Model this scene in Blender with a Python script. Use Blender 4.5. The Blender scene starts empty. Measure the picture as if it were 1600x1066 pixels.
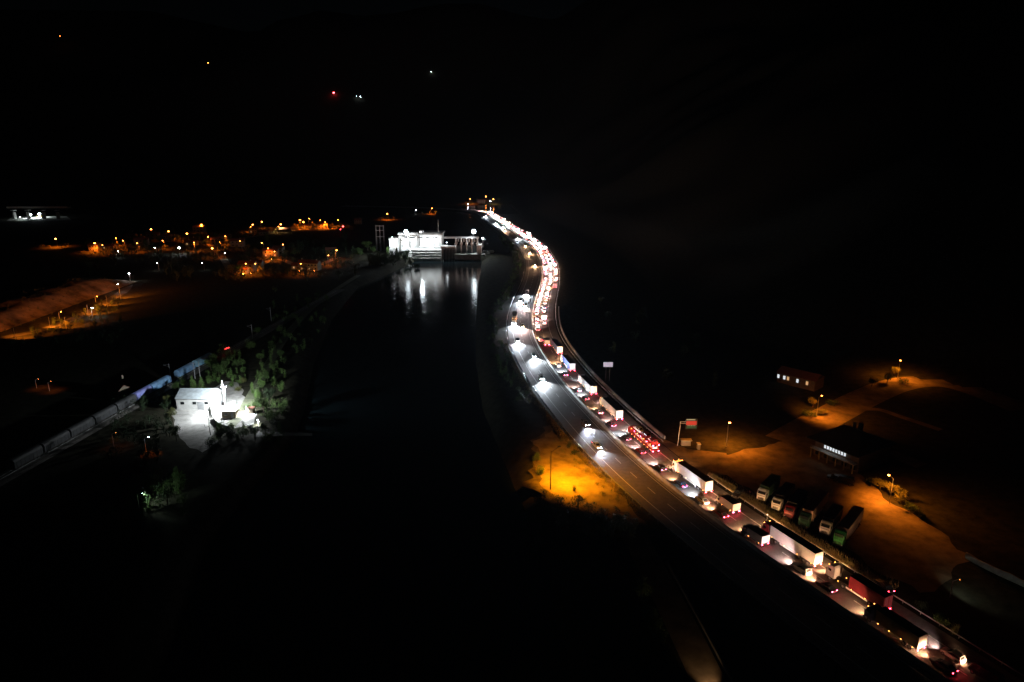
import bpy, bmesh, math, random
from mathutils import Vector, Matrix, noise
from math import sin, cos, tan, atan, atan2, pi, radians, sqrt, hypot
R = random.Random(11)
S = bpy.context.scene
COL = S.collection

# ------------------------------------------------------------------ camera
F = 1067.0
CAM_H = 92.0
TH = atan(296.0 / F)
cam_data = bpy.data.cameras.new('camera')
cam_data.sensor_width = 36.0
cam_data.lens = 36.0 * F / 1600.0
cam_data.clip_start = 0.5
cam_data.clip_end = 12000.0
cam = bpy.data.objects.new('camera', cam_data)
COL.objects.link(cam)
cam.location = (0, 0, CAM_H)
cam.rotation_euler = (pi / 2 - TH, 0, 0)
S.camera = cam

# ------------------------------------------------------------------ night sky, moon-faint sun, exposure
W = bpy.data.worlds.new('World')
S.world = W
W.use_nodes = True
nt = W.node_tree
sky = nt.nodes.new('ShaderNodeTexSky')
sky.sky_type = 'NISHITA'
sky.sun_disc = False
sky.sun_elevation = radians(20)
sky.sun_rotation = radians(200)
nt.links.new(sky.outputs[0], nt.nodes['Background'].inputs[0])
nt.nodes['Background'].inputs[1].default_value = 0.00012
moon = bpy.data.lights.new('moon_light', 'SUN')
moon.energy = 0.0012
moon.angle = radians(0.5)
moon.color = (0.75, 0.85, 1.0)
mo = bpy.data.objects.new('moon_light', moon)
mo.rotation_euler = (radians(70), 0, radians(-20))
COL.objects.link(mo)
S.view_settings.view_transform = 'Standard'
S.view_settings.look = 'None'
S.view_settings.exposure = 0.0
S.view_settings.gamma = 1.0
S.view_settings.use_curve_mapping = False
S.render.engine = 'CYCLES'
S.cycles.use_denoising = True
S.cycles.use_light_tree = True
S.cycles.max_bounces = 4
S.cycles.diffuse_bounces = 2
S.cycles.glossy_bounces = 3
S.cycles.transmission_bounces = 2
S.cycles.volume_bounces = 0
S.cycles.sample_clamp_indirect = 3.0
S.cycles.caustics_reflective = False
S.cycles.caustics_refractive = False

# ------------------------------------------------------------------ places: the photograph's pixels to points of the world
def ray(px, py):
    u = (px - 800.0) / F
    v = (533.0 - py) / F
    return Vector((u, cos(TH) + v * sin(TH), -sin(TH) + v * cos(TH)))
def P(px, py, z=0.0):
    d = ray(px, py)
    t = (z - CAM_H) / d.z
    return Vector((d.x * t, d.y * t, z))
def V(px, py, Y):
    d = ray(px, py)
    t = Y / d.y
    return Vector((d.x * t, Y, CAM_H + d.z * t))
def proj(p):
    d = p[1] * cos(TH) + (CAM_H - p[2]) * sin(TH)
    up = p[1] * sin(TH) - (CAM_H - p[2]) * cos(TH)
    return (800 + F * p[0] / d, 533 - F * up / d)

# ------------------------------------------------------------------ materials
MATS = {}
def mat(name, col, rough=0.7, metal=0.0, var=0.25, scale=2.0, bump=0.0, spec=0.5, fine=True):
    if name in MATS:
        return MATS[name]
    m = bpy.data.materials.new(name)
    m.use_nodes = True
    n = m.node_tree
    b = n.nodes['Principled BSDF']
    b.inputs['Roughness'].default_value = rough
    b.inputs['Metallic'].default_value = metal
    b.inputs['Specular IOR Level'].default_value = spec
    if var > 0:
        tc = n.nodes.new('ShaderNodeTexCoord')
        nz = n.nodes.new('ShaderNodeTexNoise')
        nz.inputs['Scale'].default_value = scale
        nz.inputs['Detail'].default_value = 5
        nz.inputs['Roughness'].default_value = 0.62
        n.links.new(tc.outputs['Object'], nz.inputs['Vector'])
        rp = n.nodes.new('ShaderNodeValToRGB')
        e = rp.color_ramp.elements
        e[0].position = 0.32
        e[1].position = 0.68
        e[0].color = (*[c * (1 - var) for c in col], 1)
        e[1].color = (*[min(1, c * (1 + var)) for c in col], 1)
        n.links.new(nz.outputs['Fac'], rp.inputs['Fac'])
        n.links.new(rp.outputs['Color'], b.inputs['Base Color'])
        if bump:
            bp = n.nodes.new('ShaderNodeBump')
            bp.inputs['Strength'].default_value = bump
            bp.inputs['Distance'].default_value = 0.05
            n.links.new(nz.outputs['Fac'], bp.inputs['Height'])
            n.links.new(bp.outputs['Normal'], b.inputs['Normal'])
    else:
        b.inputs['Base Color'].default_value = (*col, 1)
    MATS[name] = m
    return m
def emit(name, col, power):
    if name in MATS:
        return MATS[name]
    m = bpy.data.materials.new(name)
    m.use_nodes = True
    b = m.node_tree.nodes['Principled BSDF']
    b.inputs['Base Color'].default_value = (*[c * 0.5 for c in col], 1)
    b.inputs['Emission Color'].default_value = (*col, 1)
    b.inputs['Emission Strength'].default_value = power
    MATS[name] = m
    return m
TYRE = mat('tyre_rubber', (0.02, 0.02, 0.02), 0.85, var=0.2)
RIM = mat('rim_metal', (0.35, 0.35, 0.36), 0.4, 0.8, var=0.1)
GLASS = mat('dark_glass', (0.015, 0.018, 0.02), 0.08, var=0.0, spec=0.6)
DARK = mat('dark_plastic', (0.025, 0.025, 0.027), 0.6, var=0.2)
CHASSIS = mat('chassis_steel', (0.04, 0.035, 0.033), 0.55, 0.5, var=0.3)
STEEL = mat('galvanised_steel', (0.38, 0.39, 0.40), 0.5, 0.35, var=0.25, scale=1.0)
PLATE = mat('plate_white', (0.75, 0.75, 0.75), 0.4, var=0.05)
CONCRETE = mat('concrete', (0.33, 0.32, 0.30), 0.9, var=0.3, scale=0.6, bump=0.3)
WHITEWALL = mat('white_render', (0.62, 0.62, 0.60), 0.85, var=0.14, scale=0.5)
TAIL = emit('tail_light_red', (1.0, 0.025, 0.05), 75.0)
BRAKE = emit('brake_light_red', (1.0, 0.03, 0.08), 150.0)
AMBER = emit('marker_light_amber', (1.0, 0.30, 0.06), 26.0)
HEADW = emit('headlight_warm', (1.0, 0.78, 0.5), 150.0)
HEADC = emit('headlight_cool', (0.85, 0.93, 1.0), 220.0)
LAMP_OFF = mat('lamp_glass_unlit', (0.45, 0.45, 0.45), 0.2, var=0.0)
RED_OFF = mat('red_lens_unlit', (0.3, 0.01, 0.01), 0.2, var=0.0)
SODIUM = (1.0, 0.18, 0.008)
SODIUM_GLOW = emit('sodium_lamp_glow', (1.0, 0.27, 0.04), 42.0)
WHITE_GLOW = emit('white_lamp_glow', (0.82, 0.93, 1.0), 80.0)
BARK = mat('bark', (0.09, 0.065, 0.045), 0.9, var=0.35, scale=4)

# ------------------------------------------------------------------ meshes
class MB:
    def __init__(s):
        s.v = []; s.f = []; s.m = []; s.smooth = False
    def add(s, vs, fs, m=0):
        o = len(s.v)
        s.v.extend([tuple(p) for p in vs])
        s.f.extend([tuple(i + o for i in q) for q in fs])
        s.m.extend([m] * len(fs))
        return s
    def box(s, c, d, m=0, rz=0.0, rx=0.0, top=1.0):
        x, y, z = d[0] / 2, d[1] / 2, d[2] / 2
        vs = [Vector((sx * x * (top if sz > 0 else 1), sy * y * (top if sz > 0 else 1), sz * z)) for sz in (-1, 1) for sy in (-1, 1) for sx in (-1, 1)]
        if rx or rz:
            M = Matrix.Rotation(rz, 3, 'Z') @ Matrix.Rotation(rx, 3, 'X')
            vs = [M @ p for p in vs]
        c = Vector(c)
        vs = [p + c for p in vs]
        return s.add(vs, [(0, 2, 3, 1), (4, 5, 7, 6), (0, 1, 5, 4), (2, 6, 7, 3), (0, 4, 6, 2), (1, 3, 7, 5)], m)
    def tube(s, a, b, r, r2=None, n=6, m=0, cap=True):
        a = Vector(a); b = Vector(b)
        r2 = r if r2 is None else r2
        d = (b - a).normalized()
        q = d.to_track_quat('Z', 'Y')
        vs = []
        for p, rr in ((a, r), (b, r2)):
            for i in range(n):
                t = 2 * pi * i / n
                vs.append(p + q @ Vector((rr * cos(t), rr * sin(t), 0)))
        fs = [(i, (i + 1) % n, n + (i + 1) % n, n + i) for i in range(n)]
        if cap:
            fs += [tuple(range(n - 1, -1, -1)), tuple(range(n, 2 * n))]
        return s.add(vs, fs, m)
    def loft(s, rings, m=0, cap=True, closed=True):
        n = len(rings[0])
        vs = [p for r_ in rings for p in r_]
        fs = []
        for k in range(len(rings) - 1):
            for i in range(n if closed else n - 1):
                j = (i + 1) % n
                fs.append((k * n + i, k * n + j, (k + 1) * n + j, (k + 1) * n + i))
        if cap:
            fs += [tuple(range(n - 1, -1, -1)), tuple(range((len(rings) - 1) * n, len(rings) * n))]
        return s.add(vs, fs, m)
    def panel(s, q, shrink=0.86, out=0.012, thick=0.03, m=0):
        q = [Vector(p) for p in q]
        c = sum(q, Vector()) / 4
        nrm = (q[1] - q[0]).cross(q[3] - q[0]).normalized()
        o = [c + (p - c) * shrink + nrm * out for p in q]
        i = [p - nrm * thick for p in o]
        return s.add(o + i, [(0, 1, 2, 3), (7, 6, 5, 4), (0, 4, 5, 1), (1, 5, 6, 2), (2, 6, 7, 3), (3, 7, 4, 0)], m)
    def sphere(s, c, r, n=8, k=5, m=0, sz=1.0):
        c = Vector(c)
        rings = []
        for i in range(1, k):
            t = pi * i / k
            rings.append([c + Vector((r * sin(t) * cos(2 * pi * j / n), r * sin(t) * sin(2 * pi * j / n), -r * sz * cos(t))) for j in range(n)])
        return s.loft(rings, m)
    def mesh(s, name, mats):
        me = bpy.data.meshes.new(name)
        me.from_pydata(s.v, [], s.f)
        for m in mats:
            me.materials.append(m)
        if len(mats) > 1:
            me.polygons.foreach_set('material_index', s.m)
        if s.smooth:
            me.polygons.foreach_set('use_smooth', [True] * len(me.polygons))
        me.update()
        return me
MESH = {}
def ob(name, me, parent=None, loc=(0, 0, 0), rz=0.0, **k):
    o = bpy.data.objects.new(name, me)
    COL.objects.link(o)
    o.location = loc
    if rz:
        o.rotation_euler = (0, 0, rz)
    if parent is not None:
        o.parent = parent
    for a, b in k.items():
        if b:
            o[a] = b
    return o
def part(root, name, key, fn, mats, loc=(0, 0, 0), rz=0.0, label=None):
    """one part: a mesh object of its own; alike parts share mesh data"""
    if not isinstance(mats, (list, tuple)):
        mats = [mats]
    kk = (name, key) + tuple(m.name for m in mats)
    if key is None or kk not in MESH:
        mb = MB()
        fn(mb)
        me = mb.mesh(name, mats)
        if key is not None:
            MESH[kk] = me
    else:
        me = MESH[kk]
    return ob(name, me, root, loc, rz, label=label)
def thing(name, label, cat, loc=(0, 0, 0), rz=0.0, group=None):
    return ob(name, None, None, loc, rz, label=label, category=cat, group=group)
def structure(name, mb, mats):
    if not isinstance(mats, (list, tuple)):
        mats = [mats]
    return ob(name, mb.mesh(name, mats), None, kind='structure')
LIGHTS = {}
def light(root, name, kind, key, loc, power, col, aim=None, cone=120, blend=1.0, radius=0.1):
    kk = (kind, key)
    if kk not in LIGHTS:
        l = bpy.data.lights.new(name, kind)
        l.energy = power
        l.color = col
        l.shadow_soft_size = radius
        if kind == 'SPOT':
            l.spot_size = radians(cone)
            l.spot_blend = blend
        LIGHTS[kk] = l
    o = bpy.data.objects.new(name, LIGHTS[kk])
    COL.objects.link(o)
    o.location = loc
    if aim is not None:
        o.rotation_euler = Vector(aim).to_track_quat('-Z', 'Y').to_euler()
    o.parent = root
    return o

# ------------------------------------------------------------------ the motorway's line
MED = [(1500, 1083), (1475, 1066), (1402, 1018), (1338, 969), (1254, 911), (1181, 861), (1158, 848), (1105, 808), (1075, 783), (1037, 755), (1003, 727), (962, 689), (940, 664), (921, 645),
       (895, 617), (874, 594), (861, 574), (850, 557), (842, 545), (833, 530), (830.5, 518), (830, 503), (831.5, 486), (835, 470), (841, 456), (845.5, 441),
       (847.5, 428), (847.3, 416), (845, 408), (840.5, 399), (837, 392), (831.5, 385.5), (820.5, 375.5), (810.7, 368.3), (799.5, 360.5), (784.4, 351), (771, 342), (762, 335.5)]
def resample(pts, step):
    out = [pts[0].copy()]
    acc = 0.0
    for a, b in zip(pts, pts[1:]):
        L = (b - a).length
        t = step - acc
        while t <= L:
            out.append(a.lerp(b, t / L))
            t += step
        acc = (acc + L) % step
    return out
def smooth_path(pts, step=5.0, passes=30):
    p = resample(pts, step)
    for _ in range(passes):
        q = p[:]
        for i in range(1, len(p) - 1):
            q[i] = p[i] * 0.5 + (p[i - 1] + p[i + 1]) * 0.25
        p = q
    return p
w_med = [P(*m).xy for m in MED]
d0 = (w_med[0] - w_med[1]).normalized()
w_med = [w_med[0] + d0 * 60] + w_med
far_dir = (w_med[-1] - w_med[-3]).normalized()
w_med += [w_med[-1] + far_dir * 46, w_med[-1] + far_dir * 86 + Vector((-70, 35)), w_med[-1] + far_dir * 104 + Vector((-250, 70))]
PATH = smooth_path(w_med, 5.0, 34)
NP = len(PATH)
TAN = []
for i in range(NP):
    TAN.append((PATH[min(NP - 1, i + 1)] - PATH[max(0, i - 1)]).normalized())
def at(s, off, z=0.0):
    """point s metres along the motorway, off metres to the right of the median barrier"""
    i = max(0, min(NP - 2, int(s / 5.0)))
    t = s / 5.0 - i
    p = PATH[i].lerp(PATH[i + 1], t)
    d = TAN[i].lerp(TAN[i + 1], t).normalized()
    return Vector((p.x + d.y * off, p.y - d.x * off, z)), atan2(d.y, d.x)
def locate(p):
    """nearest s and offset of a point"""
    best = None
    for i in range(NP - 1):
        a = PATH[i]; ab = PATH[i + 1] - a
        t = max(0, min(1, (p.xy - a).dot(ab) / ab.length_squared))
        q = a + ab * t
        d = (p.xy - q).length
        if best is None or d < best[0]:
            dn = ab.normalized()
            r = (p.xy - q).dot(Vector((dn.y, -dn.x)))
            best = (d, (i + t) * 5.0, r)
    return best[1], best[2]
SMAX = (NP - 2) * 5.0
def strip(mb, s0, s1, o0, o1, z, m=0, step=5.0, skirt=0.0):
    n = max(1, int((s1 - s0) / step))
    vs = []
    for i in range(n + 1):
        s = s0 + (s1 - s0) * i / n
        vs += [at(s, o0, z)[0], at(s, o1, z)[0]]
    fs = [(2 * i, 2 * i + 1, 2 * i + 3, 2 * i + 2) for i in range(n)]
    mb.add(vs, fs, m)
    if skirt:
        for k in (0, 1):
            w = []
            for i in range(n + 1):
                a = vs[2 * i + k]
                w += [a, a - Vector((0, 0, skirt))]
            mb.add(w, fs, m)
def ribbon(mb, s0, s1, prof, m=0, step=5.0):
    """sweep a closed profile of (offset, z) along the road"""
    n = max(1, int((s1 - s0) / step))
    rings = []
    for i in range(n + 1):
        s = s0 + (s1 - s0) * i / n
        rings.append([at(s, o, z)[0] for o, z in prof])
    mb.loft(rings, m)
# ------------------------------------------------------------------ terrain, river, reservoir
WZ = -4.0
DAM_Y = P(690, 408, WZ).y
RIV = []
for (xl, yl, xr) in ((250, 1066, 890), (330, 850, 842), (400, 760, 800), (462, 690, 772), (478, 640, 752), (492, 570, 742), (520, 500, 742), (560, 450, 746), (618, 424, 750), (650, 408, 752)):
    a = P(xl, yl, WZ); b = P(xr, yl, WZ)
    RIV.append((a.y, a.x, b.x))
RIV.insert(0, (-300.0, RIV[0][1] + 6, RIV[0][2] + 6))
RIV.sort()
def lerp_tab(tab, y):
    if y <= tab[0][0]:
        return tab[0][1:]
    for a, b in zip(tab, tab[1:]):
        if y <= b[0]:
            t = (y - a[0]) / (b[0] - a[0])
            return tuple(a[k] + (b[k] - a[k]) * t for k in range(1, len(a)))
    return tab[-1][1:]
def sst(a, b, x):
    t = max(0.0, min(1.0, (x - a) / (b - a)))
    return t * t * (3 - 2 * t)
def road_x(y):
    return lerp_tab(ROADX, y)[0]
ROADX = sorted((PATH[i].y, PATH[i].x) for i in range(0, int(1070 / 5), 4))
HILL_A = P(-40, 540); HILL_B = P(205, 448)
def height(x, y):
    h = 0.0
    # river bed, dammed lake upstream
    if y < DAM_Y + 1:
        xl, xr = lerp_tab(RIV, y)
        d = min(x - xl, xr - x)
        if d > -7:
            h -= 6.5 * sst(-7, 4, d)
    elif y < 1250:
        t = (y - DAM_Y) / 600.0
        xl = P(690, 408).x - 12 - 60 * t
        xr = min(road_x(y) - 24, xl + 95 + 60 * t) if y < 1080 else xl + 130
        d = min(x - xl, xr - x)
        if y > DAM_Y + 30:
            h -= 4 * sst(-3, 6, d)
    # mountains right of the motorway
    rx = road_x(y)
    d = x - rx - 75 - 60 * sst(330, 160, y) - 90 * sst(420, 200, y)
    if d > 0:
        n = noise.noise(Vector((x * 0.006, y * 0.006, 3.1)))
        h += sst(0, 520, d) * 230 * (1 + 0.35 * n) + min(d, 60) * 0.12
    # hills across the end and the left of the valley
    e = y - 1500 + 0.12 * x
    if e > 0:
        n = noise.noise(Vector((x * 0.0016, y * 0.0016, 7.7)))
        n2 = noise.noise(Vector((x * 0.007, y * 0.007, 1.7)))
        h += sst(0, 1900, e) * 620 * (1 + 0.4 * n) + n2 * 18 * sst(0, 300, e)
    # bank of earth above the lower left road
    ab = (HILL_B - HILL_A).xy
    ln = ab.length
    u = ab / ln
    q = Vector((x, y)) - HILL_A.xy
    al = q.dot(u)
    pe = q.dot(Vector((-u.y, u.x)))
    if pe > 0 and -60 < al < ln * 1.25:
        h += 6.5 * sst(3, 22, pe) * (1 - sst(50, 110, pe)) * sst(ln * 1.22, ln * 0.92, al) * (1 + 0.25 * noise.noise(Vector((x * 0.06, y * 0.06, 0))))
    return h
def grid(mb, xs, ys, skip=None):
    o = len(mb.v)
    nx = len(xs)
    mb.v.extend([(x, y, height(x, y)) for y in ys for x in xs])
    fs = []
    for j in range(len(ys) - 1):
        for i in range(nx - 1):
            a = o + j * nx + i
            fs.append((a, a + 1, a + nx + 1, a + nx))
    mb.f.extend(fs); mb.m.extend([0] * len(fs))
def frange(a, b, st):
    o = []
    while a < b:
        o.append(a); a += st
    return o
xs = [-6000, -4500, -3200, -2300, -1700, -1300, -1000, -800] + frange(-640, -430, 16) + frange(-430, 170, 3.6) + frange(170, 350, 10) + frange(350, 700, 40) + [760, 950, 1200, 1600, 2200, 3200, 4500, 6000]
ys = [-2500, -1200, -600, -300, -150] + frange(-60, 60, 20) + frange(60, 640, 3.4) + frange(640, 960, 9) + frange(960, 1500, 24) + frange(1500, 3400, 60) + [3500, 3900, 4500, 5200, 6000]
g = MB(); g.smooth = True
grid(g, xs, ys)
GROUND = mat('soil_and_grass', (0.032, 0.031, 0.02), 0.95, var=0.5, scale=0.35, bump=0.5, spec=0.1)
structure('ground', g, GROUND)
ASPHALT = mat('asphalt', (0.12, 0.112, 0.104), 0.75, var=0.22, scale=0.8, bump=0.15, spec=0.35)
ASPHALT2 = mat('asphalt_worn', (0.10, 0.094, 0.085), 0.8, var=0.3, scale=0.25, bump=0.15, spec=0.3)
DIRT = mat('dry_gravel', (0.20, 0.16, 0.11), 0.95, var=0.42, scale=0.22, bump=0.4, spec=0.1)
WHITELINE = mat('road_paint_white', (0.7, 0.7, 0.68), 0.6, var=0.12, scale=2)
# water
wm = bpy.data.materials.new('river_water')
wm.use_nodes = True
b = wm.node_tree.nodes['Principled BSDF']
b.inputs['Base Color'].default_value = (0.006, 0.011, 0.013, 1)
b.inputs['Roughness'].default_value = 0.07
b.inputs['Specular IOR Level'].default_value = 0.5
tc = wm.node_tree.nodes.new('ShaderNodeTexCoord')
nz = wm.node_tree.nodes.new('ShaderNodeTexNoise')
nz.inputs['Scale'].default_value = 0.55
nz.inputs['Detail'].default_value = 3
bp = wm.node_tree.nodes.new('ShaderNodeBump')
bp.inputs['Strength'].default_value = 0.25
bp.inputs['Distance'].default_value = 0.35
wm.node_tree.links.new(tc.outputs['Object'], nz.inputs['Vector'])
wm.node_tree.links.new(nz.outputs['Fac'], bp.inputs['Height'])
wm.node_tree.links.new(bp.outputs['Normal'], b.inputs['Normal'])
w = MB()
yy = frange(-300, DAM_Y + 0.5, 12) + [DAM_Y + 2]
vs = []
for y in yy:
    xl, xr = lerp_tab(RIV, y)
    vs += [(xl - 4.5, y, WZ), (xr + 4.5, y, WZ)]
w.add(vs, [(2 * i, 2 * i + 1, 2 * i + 3, 2 * i + 2) for i in range(len(yy) - 1)])
structure('river', w, wm)
w = MB()
w.add([(-160, DAM_Y + 26, -1.2), (20, DAM_Y + 26, -1.2), (20, 1250, -1.2), (-240, 1250, -1.2)], [(0, 1, 2, 3)])
structure('reservoir_water', w, wm)

# ------------------------------------------------------------------ motorway
RZ = 0.06
mb = MB(); strip(mb, 0, SMAX, 0.5, 12.8, RZ, skirt=0.1)
structure('motorway_carriageway', mb, ASPHALT)
mb = MB(); strip(mb, 0, SMAX, -13.3, -1.5, RZ, skirt=0.1)
structure('motorway_carriageway', mb, ASPHALT)
mb = MB(); strip(mb, 0, SMAX, -1.5, 0.5, RZ + 0.004, skirt=0.1)
structure('motorway_median', mb, CONCRETE)
mb = MB()
for o in (1.05, 9.1, -2.1, -10.6):
    strip(mb, 0, SMAX, o - 0.09, o + 0.09, RZ + 0.006)
for o in (5.1, -6.35):
    s = 2.0
    while s < SMAX - 6:
        strip(mb, s, s + 4.0, o - 0.08, o + 0.08, RZ + 0.006, step=4)
        s += 10.0
structure('lane_markings', mb, WHITELINE)
# concrete median barrier in cast lengths
t = thing('median_barrier', 'long pale concrete barrier running between the two motorway carriageways', 'barrier', at(0, 0, RZ)[0])
mb = MB()
base = at(0, 0, RZ)[0]
s = 0.0
n = 0
while s < SMAX - 6:
    if s < 260:
        m1 = MB(); ribbon(m1, s + 0.03, s + 5.95, [(-0.30, RZ), (-0.26, RZ + 0.12), (-0.10, RZ + 0.38), (-0.08, RZ + 0.95), (0.08, RZ + 0.95), (0.10, RZ + 0.38), (0.26, RZ + 0.12), (0.30, RZ)], step=3)
        m1.v = [(a[0] - base.x, a[1] - base.y, a[2] - base.z) for a in m1.v]
        ob('barrier_block', m1.mesh('barrier_block', [CONCRETE]), t)
    else:
        ribbon(mb, s + 0.03, s + 5.95, [(-0.30, RZ), (-0.10, RZ + 0.38), (-0.08, RZ + 0.95), (0.08, RZ + 0.95), (0.10, RZ + 0.38), (0.30, RZ)], step=6)
    s += 6.0
mb.v = [(a[0] - base.x, a[1] - base.y, a[2] - base.z) for a in mb.v]
ob('barrier_block', mb.mesh('barrier_block', [CONCRETE]), t, kind='stuff')
# guard rails
def guard_rail(label, off, s0, s1, side, h=0.78, gaps=()):
    base = at(s0, off, 0)[0]
    t = thing('guard_rail', label, 'guard rail', base)
    rl = MB(); ps = MB()
    segs = []
    a = s0
    for g0, g1 in gaps:
        segs.append((a, g0)); a = g1
    segs.append((a, s1))
    for a, c in segs:
        ribbon(rl, a, c, [(off, h), (off - side * 0.07, h - 0.05), (off - side * 0.02, h - 0.15), (off - side * 0.07, h - 0.25), (off, h - 0.31), (off + side * 0.02, h - 0.15)], step=4)
    rl.v = [(p[0] - base.x, p[1] - base.y, p[2]) for p in rl.v]
    ob('rail', rl.mesh('rail', [STEEL]), t)
    k = 0
    for a, c in segs:
        s = a + 1
        while s < c:
            q, ang = at(s, off + side * 0.09, 0)
            q -= base
            if s < 330 and k < 90:
                part(t, 'post', 'rail', lambda m: m.box((0, 0, 0.35), (0.12, 0.08, 0.8)), STEEL, q, ang)
                k += 1
            else:
                ps.box(q + Vector((0, 0, 0.35)), (0.12, 0.08, 0.8), rz=ang)
            s += 4.0
    if ps.v:
        ob('post', ps.mesh('post', [STEEL]), t, kind='stuff')
guard_rail('galvanised guard rail along the outer shoulder of the jammed carriageway', 13.6, 20, 1140, 1, gaps=((146, 172),))
guard_rail('galvanised guard rail on the river side of the free-flowing carriageway', -14.0, 20, 1120, -1)
# low stone-faced kerb wall above the outer rail, pale where headlights reach it
mb = MB(); base = at(175, 15.6, 0)[0]
ribbon(mb, 175, 380, [(15.3, 0), (15.3, 1.1), (15.8, 1.2), (15.8, 0)], step=5)
mb.v = [(p[0] - base.x, p[1] - base.y, p[2]) for p in mb.v]
o = ob('retaining_wall', mb.mesh('retaining_wall', [CONCRETE]), None, base, label='low concrete wall curving behind the guard rail right of the jammed trucks', category='wall')
mb = MB(); base = at(736, -21, 0)[0]
ribbon(mb, 700, 900, [(-14.8, 0), (-14.8, 0.9), (-15.4, 0.9), (-19.5, -3.6), (-19.5, -5)], step=10)
mb.v = [(p[0] - base.x, p[1] - base.y, p[2]) for p in mb.v]
ob('retaining_wall', mb.mesh('retaining_wall', [CONCRETE]), None, base, label='sloping concrete wall under the far motorway beside the lit weir', category='wall')

# ------------------------------------------------------------------ side roads and yards
def sheet(name, pix, z, m, world=False, rough=0.0):
    pts = pix if world else [P(x, y, z) for x, y in pix]
    if rough:
        q = []
        for i, a in enumerate(pts):
            b_ = pts[(i + 1) % len(pts)]
            k = max(1, int((b_ - a).length / 2.2))
            nr = (b_ - a).normalized()
            nr = Vector((nr.y, -nr.x, 0))
            for j in range(k):
                p = a.lerp(b_, j / k)
                q.append(p + nr * rough * 2.2 * noise.noise(Vector((p.x * .16, p.y * .16, 3))) + nr * rough * .6 * noise.noise(p * .7))
        pts = q
    mb = MB()
    mb.add(pts, [tuple(range(len(pts)))])
    return structure(name, mb, m)
def smooth_line(pts, width, z, n=8):
    out = []
    for i in range(len(pts) - 1):
        p0 = pts[max(0, i - 1)]; p1 = pts[i]; p2 = pts[i + 1]; p3 = pts[min(len(pts) - 1, i + 2)]
        for k in range(n):
            t = k / n
            out.append(0.5 * ((2 * p1) + (p2 - p0) * t + (2 * p0 - 5 * p1 + 4 * p2 - p3) * t * t + (3 * p1 - p0 - 3 * p2 + p3) * t ** 3))
    out.append(pts[-1])
    return out
def road(name, pix, width, z, m, widths=None):
    line = smooth_line([P(x, y, z) for x, y in pix], width, z)
    vs = []
    for i, p in enumerate(line):
        d = (line[min(len(line) - 1, i + 1)] - line[max(0, i - 1)]).normalized()
        w_ = width if widths is None else widths[0] + (widths[1] - widths[0]) * i / len(line)
        nr = Vector((d.y, -d.x, 0)) * w_ / 2
        vs += [p - nr, p + nr]
    mb = MB()
    mb.add(vs, [(2 * i, 2 * i + 1, 2 * i + 3, 2 * i + 2) for i in range(len(line) - 1)])
    structure(name, mb, m)
    return line
sheet('truck_park', [(1128, 712), (1215, 690), (1268, 672), (1330, 712), (1345, 748), (1400, 790), (1470, 830), (1520, 868), (1490, 905), (1440, 925), (1360, 880), (1262, 820), (1180, 768), (1135, 742)], 0.02, DIRT, rough=1.3)
sheet('slip_road', [tuple(proj(at(147, 12.8)[0])), tuple(proj(at(182, 12.8)[0])), (1075, 702), (1135, 708), (1140, 742)], 0.035, DIRT)
road('access_road', [(1225, 690), (1262, 668), (1300, 648), (1350, 622), (1400, 602), (1450, 596), (1510, 606), (1600, 640)], 9, 0.045, DIRT, (13, 13))
road('access_track', [(1340, 640), (1372, 640), (1410, 652), (1470, 672)], 3.0, 0.05, DIRT)
road('access_track', [(1355, 698), (1390, 708), (1440, 728)], 6.0, 0.05, DIRT)
sheet('yard_margin', [(836, 680), (862, 660), (900, 694), (945, 742), (990, 790), (1030, 840), (985, 836), (920, 832), (856, 806), (834, 772), (826, 730)], 0.008, mat('trodden_earth', (.095, .078, .05), .95, var=.6, scale=.3, bump=.4, spec=.1), rough=3.0)
sheet('riverside_yard', [(838, 690), (862, 668), (890, 694), (928, 736), (962, 768), (1000, 800), (1014, 822), (972, 812), (925, 808), (868, 788), (848, 766), (838, 732)], 0.02, DIRT, rough=1.6)
side_line = road('side_road', [(866, 690), (900, 728), (945, 775), (985, 830), (1020, 890), (1062, 972), (1105, 1060), (1160, 1180)], 6.5, 0.045, DIRT)
road('riverside_road', [(330, 690), (372, 652), (398, 610), (425, 560), (455, 515), (500, 470), (560, 430)], 4.2, 0.04, mat('pale_track', (0.13, 0.14, 0.09), 0.9, var=0.3, scale=0.4))
road('hillside_road', [(-60, 548), (0, 529), (70, 514), (140, 487), (172, 468), (196, 452), (203, 430)], 6.5, 0.045, ASPHALT2)
sheet('riverside_ledge', [(398, 674), (440, 675), (488, 677), (488, 681), (440, 681), (398, 683)], 0.03, mat('old_concrete', (.10, .10, .09), .9, var=.4, scale=.3))
road('village_street', [(126, 394), (200, 382), (262, 377), (300, 377), (335, 379), (400, 369), (470, 359), (535, 357)], 7, .05, DIRT)
road('village_street', [(318, 360), (325, 378), (345, 398), (372, 428), (430, 405), (480, 418), (528, 402)], 6, .06, DIRT)

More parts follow.
